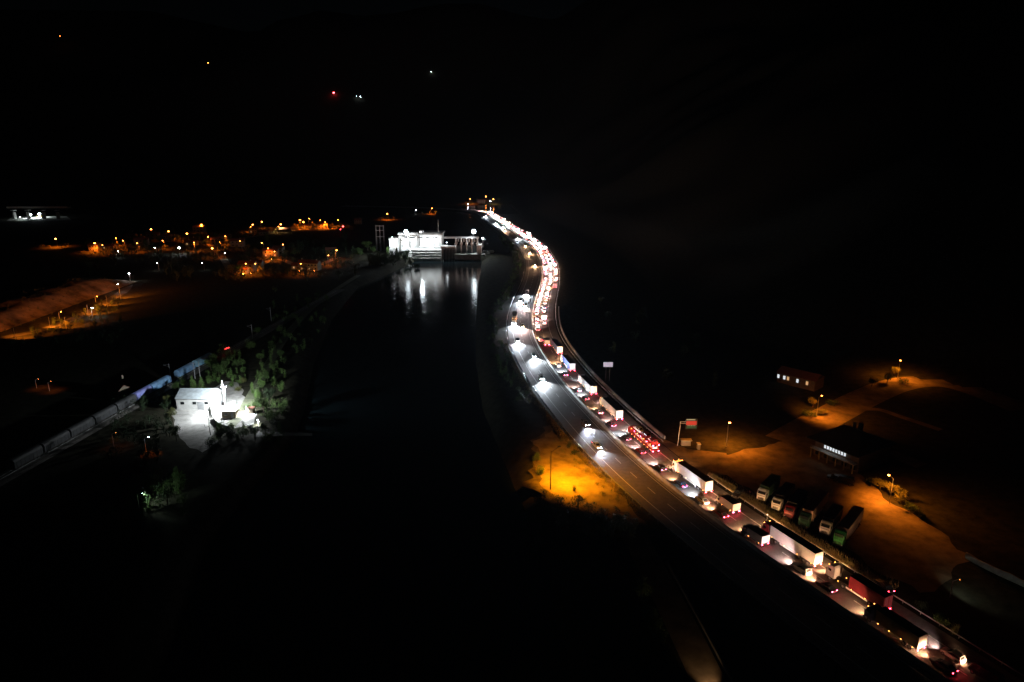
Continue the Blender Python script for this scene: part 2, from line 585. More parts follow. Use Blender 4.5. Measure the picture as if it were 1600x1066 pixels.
# bare reddish earth on the slope above the hillside road
mb = MB(); mb.smooth = True
u_ = (HILL_B - HILL_A).normalized(); v__ = Vector((-u_.y, u_.x, 0)); ln_ = (HILL_B - HILL_A).length
na, npe = 60, 22
for j in range(npe + 1):
    for i in range(na + 1):
        p = HILL_A + u_ * (-50 + (ln_ * 1.12 + 50) * i / na) + v__ * (4 + 26 * j / npe)
        mb.v.append((p.x, p.y, height(p.x, p.y) + .35 + .25 * noise.noise(p * .25)))
mb.f = [(j * (na + 1) + i, j * (na + 1) + i + 1, (j + 1) * (na + 1) + i + 1, (j + 1) * (na + 1) + i) for j in range(npe) for i in range(na)]
mb.m = [0] * len(mb.f)
structure('bare_slope', mb, mat('red_earth', (.24, .17, .12), .95, var=.75, scale=.09, bump=.6, spec=.1))
# ------------------------------------------------------------------ vegetation
def leaf_mats():
    out = []
    for i, c in enumerate([(0.055, 0.10, 0.028), (0.075, 0.13, 0.035), (0.026, 0.045, 0.02), (0.11, 0.115, 0.04)]):
        out.append(mat('leaves_' + ('green', 'light_green', 'dark_green', 'dry_green')[i], c, 0.7, var=0.45, scale=1.5, spec=0.2))
    return out
LEAF = leaf_mats()
def crown(mb, seed, kind, n):
    """leaf clumps through a crown one unit wide and one unit high (z 0..1)"""
    r = random.Random(seed)
    blobs = []
    if kind == 'round':
        for k in range(9):
            a = r.uniform(0, 2 * pi); d = r.uniform(0.05, 0.30)
            blobs.append((d * cos(a), d * sin(a), r.uniform(0.25, 0.82), r.uniform(0.12, 0.24)))
    elif kind == 'cone':
        for k in range(14):
            z = k / 14; rr = 0.42 * (1 - z) + 0.04
            a = r.uniform(0, 2 * pi); d = rr * 0.45
            blobs.append((d * cos(a), d * sin(a), z * 0.92 + 0.05, rr * 0.75))
    elif kind == 'tall':
        for k in range(12):
            z = k / 12
            blobs.append((r.uniform(-0.1, 0.1), r.uniform(-0.1, 0.1), z * 0.9 + 0.05, 0.19 * (1 - abs(z - 0.4) * 0.8)))
    else:
        for k in range(8):
            a = r.uniform(0, 2 * pi); d = r.uniform(0.1, 0.38)
            blobs.append((d * cos(a), d * sin(a), r.uniform(0.15, 0.62), r.uniform(0.14, 0.26)))
    for k in range(n):
        bx, by, bz, br = blobs[r.randrange(len(blobs))]
        u = Vector((r.gauss(0, 1), r.gauss(0, 1), r.gauss(0, 1))).normalized() * br * (r.uniform(0.5, 1.05) if r.random() < .8 else r.uniform(1.0, 1.5))
        c = Vector((bx, by, bz)) + u
        if c.z < 0.0:
            c.z = r.uniform(0.0, 0.1)
        s = r.uniform(0.018, 0.05) if n < 1000 else r.uniform(0.013, 0.036)
        q = Vector((r.gauss(0, 1), r.gauss(0, 1), r.gauss(0, 1) + 0.6)).normalized().to_track_quat('Z', 'X')
        a = r.uniform(0.5, 1.0)
        vs = [c + q @ Vector((s * x, s * y * a, 0.25 * s * abs(x))) for x, y in ((-1, -0.2), (-0.2, -1), (1, 0.1), (0.1, 1))]
        mb.add(vs, [(0, 1, 2, 3)])
def trunk(mb, seed, h=0.55):
    r = random.Random(seed)
    mb.tube((0, 0, -0.08), (0.01, 0.01, h), 0.035, 0.018, 7)
    for k in range(5):
        a = r.uniform(0, 2 * pi); z = h * r.uniform(0.45, 0.95)
        mb.tube((0, 0, z), (0.25 * cos(a), 0.25 * sin(a), z + r.uniform(0.12, 0.3)), 0.016, 0.006, 5)
TREEN = [0]
def tree(px, py, w_, h_, kind='round', leaf=0, label='', group=None, loc=None, cat='tree', name=None, dense=900):
    p = loc if loc is not None else P(px, py)
    p = Vector((p.x, p.y, height(p.x, p.y)))
    TREEN[0] += 1
    nm = name or {'round': 'broadleaf_tree', 'cone': 'conifer_tree', 'tall': 'poplar_tree', 'bush': 'shrub'}[kind]
    t = thing(nm, label, cat, p, R.uniform(0, 6), group)
    sd = TREEN[0] % 4
    lift = 0.03 if kind == 'bush' else (0.08 if kind != 'round' else 0.2)
    c = part(t, 'crown', (kind, sd, dense), lambda m: crown(m, 100 + sd, kind, dense), LEAF[leaf], (0, 0, h_ * lift))
    c.scale = (w_, w_, h_ * (1 - lift))
    k = part(t, 'trunk', (kind, sd), lambda m: trunk(m, 5 + sd, 0.3 if kind == 'bush' else 0.55), BARK)
    k.scale = (w_ * 0.8, w_ * 0.8, h_)
    return t
def wood(name, pts, leaf, n_leaf=260, m=None):
    """a wood that reads as one mass: stuff"""
    base = []
    for sd in range(4):
        b_ = MB(); crown(b_, 300 + sd, ('round', 'round', 'bush', 'tall')[sd], n_leaf); trunk(b_, sd)
        base.append(b_)
    out = MB()
    for (x, y, w_, h_) in pts:
        b_ = base[R.randrange(4)]
        z = height(x, y)
        a = R.uniform(0, 6.28); ca, sa = cos(a), sin(a)
        o = len(out.v)
        out.v.extend([(x + (vx * ca - vy * sa) * w_, y + (vx * sa + vy * ca) * w_, z + vz * h_) for vx, vy, vz in b_.v])
        out.f.extend([tuple(i + o for i in q) for q in b_.f])
        out.m.extend([0] * len(b_.f))
    return ob(name, out.mesh(name, [LEAF[leaf]]), None, kind='stuff')
def scatter_px(x0, x1, y0, y1, n, w0, w1, ok=None):
    out = []
    for _ in range(n * 6):
        if len(out) >= n:
            break
        p = P(R.uniform(x0, x1), R.uniform(y0, y1))
        if ok and not ok(p):
            continue
        w_ = R.uniform(w0, w1)
        out.append((p.x, p.y, w_, w_ * R.uniform(0.8, 1.2)))
    return out
# ------------------------------------------------------------------ vehicles (built with the rear bumper at the origin, nose along +Y)
PAINTS = {
    'white': (0.72, 0.72, 0.71), 'silver': (0.42, 0.43, 0.44), 'grey': (0.16, 0.165, 0.17), 'black': (0.015, 0.015, 0.017), 'red': (0.38, 0.025, 0.02),
    'dark_red': (0.17, 0.015, 0.02), 'blue': (0.04, 0.08, 0.32), 'dark_blue': (0.02, 0.028, 0.10), 'beige': (0.42, 0.36, 0.26), 'green': (0.03, 0.22, 0.06),
    'dark_green': (0.02, 0.07, 0.035), 'tan': (0.36, 0.26, 0.17), 'olive': (0.22, 0.19, 0.09), 'pale_grey': (0.55, 0.54, 0.53)}
def paint(c):
    if c == 'box_white':
        return mat('panel_white', (.50, .49, .48), .45, var=.08, scale=1.2)
    return mat('paint_' + c, PAINTS[c], 0.32, 0.15 if c not in ('white', 'beige') else 0.0, var=0.06, scale=1.2)
def canvas(c):
    return mat('tarpaulin_' + c, PAINTS[c], 0.6, 0.0, var=0.16, scale=0.9, bump=0.2)
def car_shape(style):
    if style == 'van':
        L, Wd, H = 5.3, 2.0, 2.3
    elif style == 'suv':
        L, Wd, H = 4.6, 1.88, 1.72
    elif style == 'hatch':
        L, Wd, H = 4.05, 1.76, 1.5
    else:
        L, Wd, H = 4.55, 1.8, 1.45
    return L, Wd, H
def ring(y, hw, z0, z1):
    b_ = min(0.14, (z1 - z0) * 0.3)
    return [(-hw * 0.92, y, z0), (-hw, y, z0 + b_), (-hw, y, z1 - b_), (-hw * 0.88, y, z1), (hw * 0.88, y, z1), (hw, y, z1 - b_), (hw, y, z0 + b_), (hw * 0.92, y, z0)]
def car_body(mb, style):
    L, Wd, H = car_shape(style)
    h = Wd / 2
    sh = H * 0.64 if style != 'van' else H * 0.5
    if style == 'van':
        st = [(0, .9, .4, sh), (.1, .98, .3, sh), (3.9, 1, .28, sh), (4.5, .98, .28, sh * .98), (5.15, .9, .3, sh * .82), (5.3, .8, .4, sh * .7)]
    elif style in ('suv', 'hatch'):
        st = [(0, .86, .38, sh * .92), (.1, .96, .28, sh), (L * .2, 1, .24, sh), (L * .68, 1, .24, sh * .98), (L * .85, .96, .24, sh * .90), (L * .96, .88, .26, sh * .78), (L, .74, .34, sh * .64)]
    else:
        st = [(0, .84, .38, sh * .88), (.1, .94, .28, sh * .98), (L * .2, 1, .24, sh), (L * .68, 1, .24, sh * .95), (L * .85, .96, .24, sh * .86), (L * .96, .88, .26, sh * .74), (L, .74, .34, sh * .6)]
    mb.loft([ring(y, h * a, z0, z1) for y, a, z0, z1 in st])
    c = cabin(style)
    mb.add(c, [(0, 1, 5, 4), (1, 2, 6, 5), (2, 3, 7, 6), (3, 0, 4, 7), (4, 5, 6, 7)])
    mb.tube((-h - .12, L * .62, sh + .02), (-h + .05, L * .62, sh + .04), .07, n=5)
    mb.tube((h + .12, L * .62, sh + .02), (h - .05, L * .62, sh + .04), .07, n=5)
def cabin(style):
    L, Wd, H = car_shape(style)
    h = Wd / 2 * 0.9
    sh = (H * 0.64 if style != 'van' else H * 0.5) - 0.03
    y0, y1, r0, r1 = {'van': (.03, 4.75, .08, 3.95), 'suv': (.08, 3.2, .35, 2.3), 'hatch': (.08, 2.95, .3, 2.1), 'sedan': (.5, 3.45, 1.15, 2.5)}[style]
    t = .94 if style == 'van' else .8
    return [Vector(p) for p in ((-h, y0, sh), (h, y0, sh), (h, y1, sh), (-h, y1, sh), (-h * t, r0, H), (h * t, r0, H), (h * t, r1, H), (-h * t, r1, H))]
def wheel_mesh(mb, r=0.33, w_=0.22):
    mb.tube((-w_ / 2, 0, 0), (w_ / 2, 0, 0), r, n=12, m=0)
    mb.tube((-w_ / 2 - .01, 0, 0), (w_ / 2 + .01, 0, 0), r * .58, n=8, m=1)
def make_car(label, col, style='sedan', lod=0, lights='tail', group=None, cat='car', head=None):
    L, Wd, H = car_shape(style)
    h = Wd / 2
    sh = H * 0.64 if style != 'van' else H * 0.5
    t = thing({'sedan': 'saloon_car', 'hatch': 'hatchback_car', 'suv': 'off_road_car', 'van': 'delivery_van'}[style], label, cat, group=group)
    part(t, 'body', style, lambda m: car_body(m, style), paint(col))
    c = cabin(style)
    if lod == 0:
        part(t, 'windscreen', style, lambda m: m.panel((c[2], c[3], c[7], c[6])), GLASS)
        if style != 'van':
            part(t, 'rear_window', style, lambda m: m.panel((c[0], c[1], c[5], c[4])), GLASS)
        fr = 0.72 if style == 'van' else 0.0
        def sw(m, sgn):
            a, b_, d, e = (c[1], c[2], c[6], c[5]) if sgn > 0 else (c[3], c[0], c[4], c[7])
            if fr:
                if sgn > 0:
                    a, e = a.lerp(b_, fr), e.lerp(d, fr)
                else:
                    b_, d = b_.lerp(a, fr), d.lerp(e, fr)
            m.panel((a, b_, d, e), 0.84)
        part(t, 'side_window', style + 'r', lambda m: sw(m, 1), GLASS)
        part(t, 'side_window', style + 'l', lambda m: sw(m, -1), GLASS)
        r_ = 0.36 if style in ('van', 'suv') else 0.32
        for y in (L * .18, L * .81):
            for sx in (-1, 1):
                part(t, 'wheel', style, lambda m: wheel_mesh(m, r_), (TYRE, RIM), (sx * (h - .1), y, r_))
        part(t, 'number_plate', 'car', lambda m: m.box((0, 0, 0), (.52, .03, .12)), PLATE, (0, -.015, .55))
        part(t, 'bumper', style, lambda m: m.box((0, .02, .42), (Wd * .86, .16, .2), top=.97), DARK if col == 'black' else paint(col))
    else:
        def gl(m):
            m.panel((c[0], c[1], c[5], c[4])); m.panel((c[1], c[2], c[6], c[5])); m.panel((c[2], c[3], c[7], c[6])); m.panel((c[3], c[0], c[4], c[7]))
        if style != 'van':
            part(t, 'window_glass', style, gl, GLASS)
        else:
            part(t, 'windscreen', style, lambda m: m.panel((c[2], c[3], c[7], c[6])), GLASS)
    zt = sh * .8
    tm = {'tail': TAIL, 'brake': BRAKE, 'off': RED_OFF, 'head': TAIL}[lights]
    for sx in (-1, 1):
        part(t, 'tail_light', style, lambda m: m.box((0, 0, 0), (.26, .07, .14)), tm, (sx * h * .72, .03, zt))
    hm = HEADC if head == 'cool' else (HEADW if head == 'warm' else LAMP_OFF)
    for sx in (-1, 1):
        part(t, 'headlight', style, lambda m: m.box((0, 0, 0), (.3, .12, .15)), hm, (sx * h * .58, L - .1, sh * .66 if style != 'van' else sh * .62))
    t['_l'] = L
    return t
def truck_cab(mb, H, L0, L1, style='long'):
    w_ = 1.24
    rings = []
    z0 = 0.75
    pr = [(L0, .98, H * .93), (L0 + .3, 1.0, H), (L0 + 1.2, 1.0, H * 1.0), (L1 - .55, .99, H * .90), (L1 - .12, .95, H * .62), (L1, .9, H * .5)]
    for y, k, z1 in pr:
        rings.append(ring(y, w_ * k, z0 if y < L1 - .1 else z0 - .25, z1))
    mb.loft(rings)
def make_truck(label, cab='white', box='white', kind='semi', lod=0, lights='tail', group=None, side='box', roof=None, cat='truck', top_lamps=False):
    t = thing({'semi': 'articulated_truck', 'mid': 'covered_truck', 'rigid': 'box_truck', 'container': 'container_truck'}[kind], label, cat, group=group)
    Wd = 2.55
    if kind == 'rigid':
        BL, L0, L1, z0, z1, H = 5.0, 5.15, 6.9, 0.95, 3.0, 2.6
    else:
        BL, L0, L1, z0, z1, H = (13.6, 14.15, 16.5, 1.15, 4.0, 3.75) if kind != 'mid' else (9.0, 9.4, 11.6, 1.1, 3.8, 3.4)
    if kind == 'container':
        BL, L0, L1 = 11.7, 12.2, 14.5
    bm_ = paint('box_white' if box == 'white' else box) if side == 'box' else canvas(box)
    roofm = bm_ if roof is None else canvas(roof)
    y0 = 0.06
    y1 = BL
    if kind == 'container':
        y1 = 8.4
    def cargo(m):
        m.box((0, (y0 + y1) / 2, (z0 + z1) / 2), (Wd, y1 - y0, z1 - z0))
        if side == 'ribbed':
            k = y0 + .3
            while k < y1 - .2:
                for sx in (-1, 1):
                    m.box((sx * (Wd / 2 + .015), k, (z0 + z1) / 2), (.05, .14, z1 - z0 - .25))
                k += .5
        else:
            st = 1.2 if side == 'box' else .85
            k = y0 + st
            while k < y1 - .3:
                for sx in (-1, 1):
                    m.box((sx * (Wd / 2 + .012), k, (z0 + z1) / 2), (.035, .05 if side == 'box' else .09, z1 - z0 - .3))
                k += st
            for z in (z0 + .06, z1 - .06):
                for sx in (-1, 1):
                    m.box((sx * (Wd / 2 + .005), (y0 + y1) / 2, z), (.05, y1 - y0 - .02, .12))
    part(t, 'cargo_box', (kind, side), cargo, bm_)
    part(t, 'cargo_roof', kind, lambda m: m.box((0, (y0 + y1) / 2, z1 + .02), (Wd - .06, y1 - y0 - .06, .05)), roofm)
    # rear doors
    for sx in (-1, 1):
        d = part(t, 'rear_door', kind, lambda m: m.box((0, 0, 0), (Wd / 2 - .07, .05, z1 - z0 - .16)), mat('door_white', (0.66, 0.65, 0.62), 0.5, var=0.1, scale=1) if 'red' not in box else paint(box), (sx * (Wd / 4 - .01), .03, (z0 + z1) / 2))
        if lod == 0:
            for q in (-.22, .22):
                part(d, 'lock_rod', kind, lambda m: m.tube((0, -.04, -(z1 - z0) / 2 + .12), (0, -.04, (z1 - z0) / 2 - .12), .022, n=5), STEEL, (q, 0, 0))
    part(t, 'chassis', kind, lambda m: (m.box((0, (L1 - .6) / 2, z0 - .17), (.9, L1 - .8, .28)), m.box((0, .1, .62), (2.3, .1, .14)), m.box((-.85, .12, .8), (.08, .08, .4)), m.box((.85, .12, .8), (.08, .08, .4))), CHASSIS)
    cb = part(t, 'cab', kind, lambda m: truck_cab(m, H, L0, L1), paint(cab))
    wsm = lambda m: m.panel([(1.05, L1 - .10, H * .56), (-1.05, L1 - .10, H * .56), (-1.0, L1 - .52, H * .86), (1.0, L1 - .52, H * .86)], 0.97, 0.05)
    part(cb, 'windscreen', kind, wsm, GLASS)
    if lod == 0:
        for sx in (-1, 1):
            part(cb, 'side_window', kind, lambda m: m.box((0, L1 - 1.05, H * .68), (.03, .8, .62)), GLASS, (sx * 1.235, 0, 0))
            part(cb, 'mirror', kind, lambda m: m.box((0, L1 - .25, H * .66), (.12, .14, .6)), DARK, (sx * 1.42, 0, 0))
        part(cb, 'grille', kind, lambda m: [m.box((0, L1 + .02, .95 + .16 * k), (1.5, .05, .09)) for k in range(4)], CHASSIS)
        part(cb, 'bumper', kind, lambda m: m.box((0, L1 - .02, .55), (2.4, .3, .42)), DARK)
        part(cb, 'sun_visor', kind, lambda m: m.box((0, L1 - .33, H * .9), (2.1, .3, .05)), DARK)
        for sx in (-1, 1):
            part(t, 'side_skirt', kind, lambda m: m.box((0, (y0 + BL) / 2 + .5, .82), (.05, BL * .45, .42)), paint('pale_grey') if kind != 'rigid' else CHASSIS, (sx * 1.22, 0, 0))
    axles = {'semi': (1.9, 3.2, 4.5, 11.6, 15.1), 'container': (1.9, 3.2, 9.8, 13.2), 'rigid': (1.4, 6.0), 'mid': (1.6, 2.8, 10.3)}[kind]
    rr = .5 if kind != 'rigid' else .42
    for y in axles:
        for sx in (-1, 1):
            part(t, 'wheel', kind, lambda m: wheel_mesh(m, rr, .42), (TYRE, RIM), (sx * 1.02, y, rr))
    tm = {'tail': TAIL, 'brake': BRAKE, 'off': RED_OFF}[lights]
    for sx in (-1, 1):
        part(t, 'tail_light', kind, lambda m: m.box((0, 0, 0), (.36, .07, .16)), tm, (sx * .95, .03, .78 if kind != 'rigid' else .7))
    if lights != 'off':
        ny = 4 if kind != 'rigid' else 2
        for k in range(ny):
            y = .9 + k * (BL - 1.6) / (ny - 1)
            for sx in (-1, 1):
                part(t, 'marker_light', 'side', lambda m: m.box((0, 0, 0), (.05, .14, .07)), AMBER, (sx * (Wd / 2 + .035), y, z0 - .05))
        for sx in (-1, 1):
            part(t, 'marker_light', 'cab', lambda m: m.box((0, 0, 0), (.14, .08, .07)), AMBER, (sx * .9, L1 - .5, H * .9 + .05))
    if top_lamps:
        for k in range(6):
            part(t, 'marker_light', 'roof', lambda m: m.box((0, 0, 0), (.12, .06, .1)), AMBER, (-1.1 + k * .44, L0 + .3, H + .05))
    for sx in (-1, 1):
        part(t, 'headlight', kind, lambda m: m.box((0, 0, 0), (.36, .1, .2)), LAMP_OFF, (sx * .92, L1 + .03 if kind != 'rigid' else L1, .82))
    t['_l'] = L1
    return t
KH = 42.0
BEAMS = {'warm': (1.0, 0.52, 0.27), 'neutral': (1.0, 0.66, 0.60), 'cool': (0.80, 0.90, 1.0), 'amber': (1.0, 0.48, 0.18)}
def beam(t, tint, power, down=-0.01, cone=116):
    """the light of a vehicle's headlights"""
    L = t['_l']
    b_ = light(t, 'headlight_beam', 'SPOT', (tint, power, cone), (0, L + 0.12, 0.72), power * KH, BEAMS[tint], (0, 1, -down), cone, 1.0, 0.22)
    return b_
def put(t, s, off, back=False, z=RZ):
    p, ang = at(s, off, z)
    t.location = p
    t.rotation_euler = (0, 0, ang - pi / 2 + (pi if back else 0))
    if '_l' in t:
        del t['_l']
SOFF = []
def put_px(t, px, py, lane=None):
    s, o = locate(P(px, py, RZ))
    SOFF.append((s, o if lane is None else lane, t['_l']))
    put(t, s, o if lane is None else lane)
LN, RN = 3.1, 7.3   # lane centres, measured from the median
JAM = 'vehicles queuing in the jammed carriageway'
# near part of the jam, each seen singly: (kind, rear pixel, lane, beam tint, power, args)
def jt(px, py, lane, tint, pw, *a, **k):
    t = make_truck(*a, **k); beam(t, tint, pw)
    if lane > 5 and px > 1090:
        light(t, 'headlight_beam', 'SPOT', ('verge',), (1.3, t['_l'] + .2, .9), 4200, BEAMS['amber'], (.95, .8, -.03), 120, 1.0, .2)  # extra amber spot added to brighten the right verge
    put_px(t, px, py, lane); return t
def jc(px, py, lane, tint, pw, *a, **k):
    t = make_car(*a, **k); beam(t, tint, pw); put_px(t, px, py, lane); return t
jc(1590, 1093, 7.6, 'warm', 90, 'dark estate car at the right bottom corner behind the blurred white car', 'black', 'suv', group=JAM)
jc(1497, 1042, 7.2, 'neutral', 90, 'white hatchback behind the olive truck, low in the right corner', 'white', 'hatch', group=JAM)
jc(1556, 1078, 7.4, 'warm', 100, 'black van following the white hatchback at the bottom edge', 'black', 'van', group=JAM, cat='van')
c_ = make_car('grey saloon cut off by the bottom edge right behind the olive truck', 'grey', 'sedan', group=JAM); beam(c_, 'warm', 150); put(c_, 63.0, LN)
jt(1432, 1023, LN, 'warm', 260, 'olive curtain-sided truck with dark blue cab and amber side lamps, nearest of the jam', 'dark_blue', 'olive', kind='mid', side='curtain', roof='black', group=JAM)
jt(1389, 957, RN + .3, 'warm', 260, 'white cab towing a bare chassis with a dark red container at its rear end', 'white', 'dark_red', kind='container', side='ribbed', roof='black', group=JAM)
jc(1289, 934, LN, 'warm', 220, 'black saloon with bright red tail lamps left of the white truck cab', 'black', 'sedan', lights='brake', group=JAM)
jc(1254, 904, LN + .2, 'neutral', 220, 'silver car beside the rear doors of the longest white truck', 'silver', 'suv', group=JAM)
jt(1271, 890, RN + .3, 'warm', 260, 'white box truck with dark red cab and black roof beside the lorry park', 'dark_red', 'white', roof='black', group=JAM)
jt(1187, 857, LN, 'warm', 200, 'small lorry with dark roof and white rear doors left of the dark red cab', 'dark_blue', 'grey', kind='rigid', group=JAM)
jc(1125, 814, LN, 'warm', 220, 'dark red saloon with glowing tail lamps behind the silver saloon', 'dark_red', 'sedan', lights='brake', group=JAM)
jt(1140, 806, RN, 'warm', 200, 'beige box lorry with black roof between the two white trucks', 'beige', 'beige', kind='rigid', roof='black', lights='brake', group=JAM)
jc(1099, 791, LN, 'cool', 280, 'silver saloon in the bright white pool of light left of the truck doors', 'silver', 'sedan', group=JAM)
jc(1064, 765, LN, 'warm', 220, 'dark blue saloon lit white from behind, beside the white truck', 'dark_blue', 'sedan', group=JAM)
jt(1106, 773, RN, 'warm', 260, 'white box truck with amber lamps along its cab roof, right of the dark blue saloon', 'white', 'white', roof='black', top_lamps=True, group=JAM)
jc(1036, 738, LN, 'neutral', 260, 'black hatchback beside the front of the amber-lit white truck', 'black', 'hatch', lights='brake', group=JAM)
jc(1000, 712, LN, 'neutral', 260, 'dark red hatchback beside the end of the car transporter', 'dark_red', 'hatch', group=JAM)
jc(978, 691, LN, 'cool', 300, 'black hatchback beside the front of the car transporter', 'black', 'hatch', group=JAM)
jc(954, 669, LN, 'neutral', 260, 'dark red saloon left of the truck with lit white rear frame', 'dark_red', 'sedan', lights='brake', group=JAM)
jt(960, 659, RN, 'neutral', 260, 'truck with pink-brown canvas sides and a lit white rear frame ahead of the transporter', 'beige', 'tan', side='curtain', roof='black', lights='brake', group=JAM)
jc(932, 649, LN, 'warm', 300, 'beige saloon behind two small dark cars and ahead of the red saloon', 'beige', 'sedan', lights='brake', group=JAM)
jt(924, 619, RN, 'cool', 300, 'grey-white truck with brightly lit white doors, second ahead of the transporter', 'white', 'pale_grey', roof='black', group=JAM)
jc(911, 627, LN, 'cool', 360, 'small black car left behind the grey-white truck', 'black', 'hatch', group=JAM)
jc(899, 614, LN, 'neutral', 360, 'dark grey hatchback beside the grey-white truck', 'grey', 'hatch', group=JAM)
jt(893, 582, RN, 'warm', 700, 'pink-lit curtain-sided truck with a blue rear panel', 'white', 'blue', side='curtain', roof='black', group=JAM)
jc(881, 589, LN, 'cool', 560, 'grey saloon beside the tail of the truck with blue doors', 'grey', 'sedan', lights='brake', group=JAM)
jc(869, 575, LN, 'warm', 800, 'dark beige hatchback beside the middle of the truck with blue doors', 'beige', 'hatch', group=JAM)
jt(871, 555, RN + .3, 'warm', 800, 'dark blue canvas truck at the narrow end of the lower bend', 'dark_blue', 'dark_blue', side='curtain', group=JAM)
jt(853, 541, LN + 1.2, 'neutral', 700, 'small black-roofed lorry abreast of the dark blue canvas truck', 'black', 'black', kind='rigid', lights='brake', group=JAM)
jc(843, 535, 1.7 + .6, 'warm', 800, 'white van squeezed against the median beside the black-roofed lorry', 'white', 'van', group=JAM, cat='van')
# car transporter with loaded cars, red and amber lamps
def transporter():
    t = thing('car_transporter', 'car transporter covered in red and amber lamps ahead of the amber-lit white truck', 'truck', group=JAM)
    red = paint('red')
    part(t, 'lower_deck', None, lambda m: m.box((0, 7.6, .95), (2.5, 15.2, .16)), red)
    part(t, 'upper_deck', None, lambda m: [m.box((sx * .95, 7.6, 2.75), (.55, 15.0, .1)) for sx in (-1, 1)] + [m.box((0, .4 + k * 1.8, 2.72), (2.5, .12, .1)) for k in range(9)], red)
    for sx in (-1, 1):
        for k in range(6):
            part(t, 'frame_post', 'v', lambda m: m.box((0, 0, 0), (.1, .16, 1.85)), red, (sx * 1.2, .3 + k * 2.9, 1.85))
        for k in range(5):
            part(t, 'frame_brace', 'd', lambda m: m.tube((0, 0, -.85), (0, 2.7, .85), .05, n=5), red, (sx * 1.22, .4 + k * 2.9, 1.85))
    cb = part(t, 'cab', 'tr', lambda m: truck_cab(m, 2.9, 15.4, 17.4), red)
    part(cb, 'windscreen', 'tr', lambda m: m.panel([(1.05, 17.3, 1.6), (-1.05, 17.3, 1.6), (-1.0, 16.9, 2.5), (1.0, 16.9, 2.5)], 0.97, 0.05), GLASS)
    for y in (3.0, 4.3, 12.2, 16.2):
        for sx in (-1, 1):
            part(t, 'wheel', 'tr', lambda m: wheel_mesh(m, .45, .4), (TYRE, RIM), (sx * 1.0, y, .45))
    for sx in (-1, 1):
        for z in (.8, 2.75):
            part(t, 'tail_light', 'tr', lambda m: m.box((0, 0, 0), (.34, .08, .16)), BRAKE, (sx * 1.0, -.04, z))
        for k in range(7):
            part(t, 'marker_light', 'side', lambda m: m.box((0, 0, 0), (.05, .14, .07)), AMBER, (sx * 1.28, 1.0 + k * 2.2, .95))
            part(t, 'marker_light', 'upper', lambda m: m.box((0, 0, 0), (.05, .2, .12)), BRAKE if k % 2 else AMBER, (sx * 1.28, 1.4 + k * 2.2, 2.75))
    t['_l'] = 17.4
    beam(t, 'neutral', 260)
    s, o = locate(P(1037, 707, RZ))
    SOFF.append((s, RN, 17.4))
    put(t, s, RN)
    cols = ['white', 'red', 'silver', 'dark_red', 'silver', 'white']
    for k in range(6):
        lvl = k % 2
        c = make_car(('%s car loaded on the %s deck of the car transporter, %s' % (cols[k].replace('_', ' '), ('lower', 'upper')[lvl], ('at its tail', 'at its middle', 'behind its cab')[k // 2])),
                     cols[k], ('hatch', 'suv', 'sedan')[k // 2], lights='off' if k != 2 else 'tail', group='cars loaded on the transporter', lod=1)
        put(c, s + .5 + (k // 2) * 4.8, RN, z=RZ + (1.04, 2.81)[lvl])
transporter()

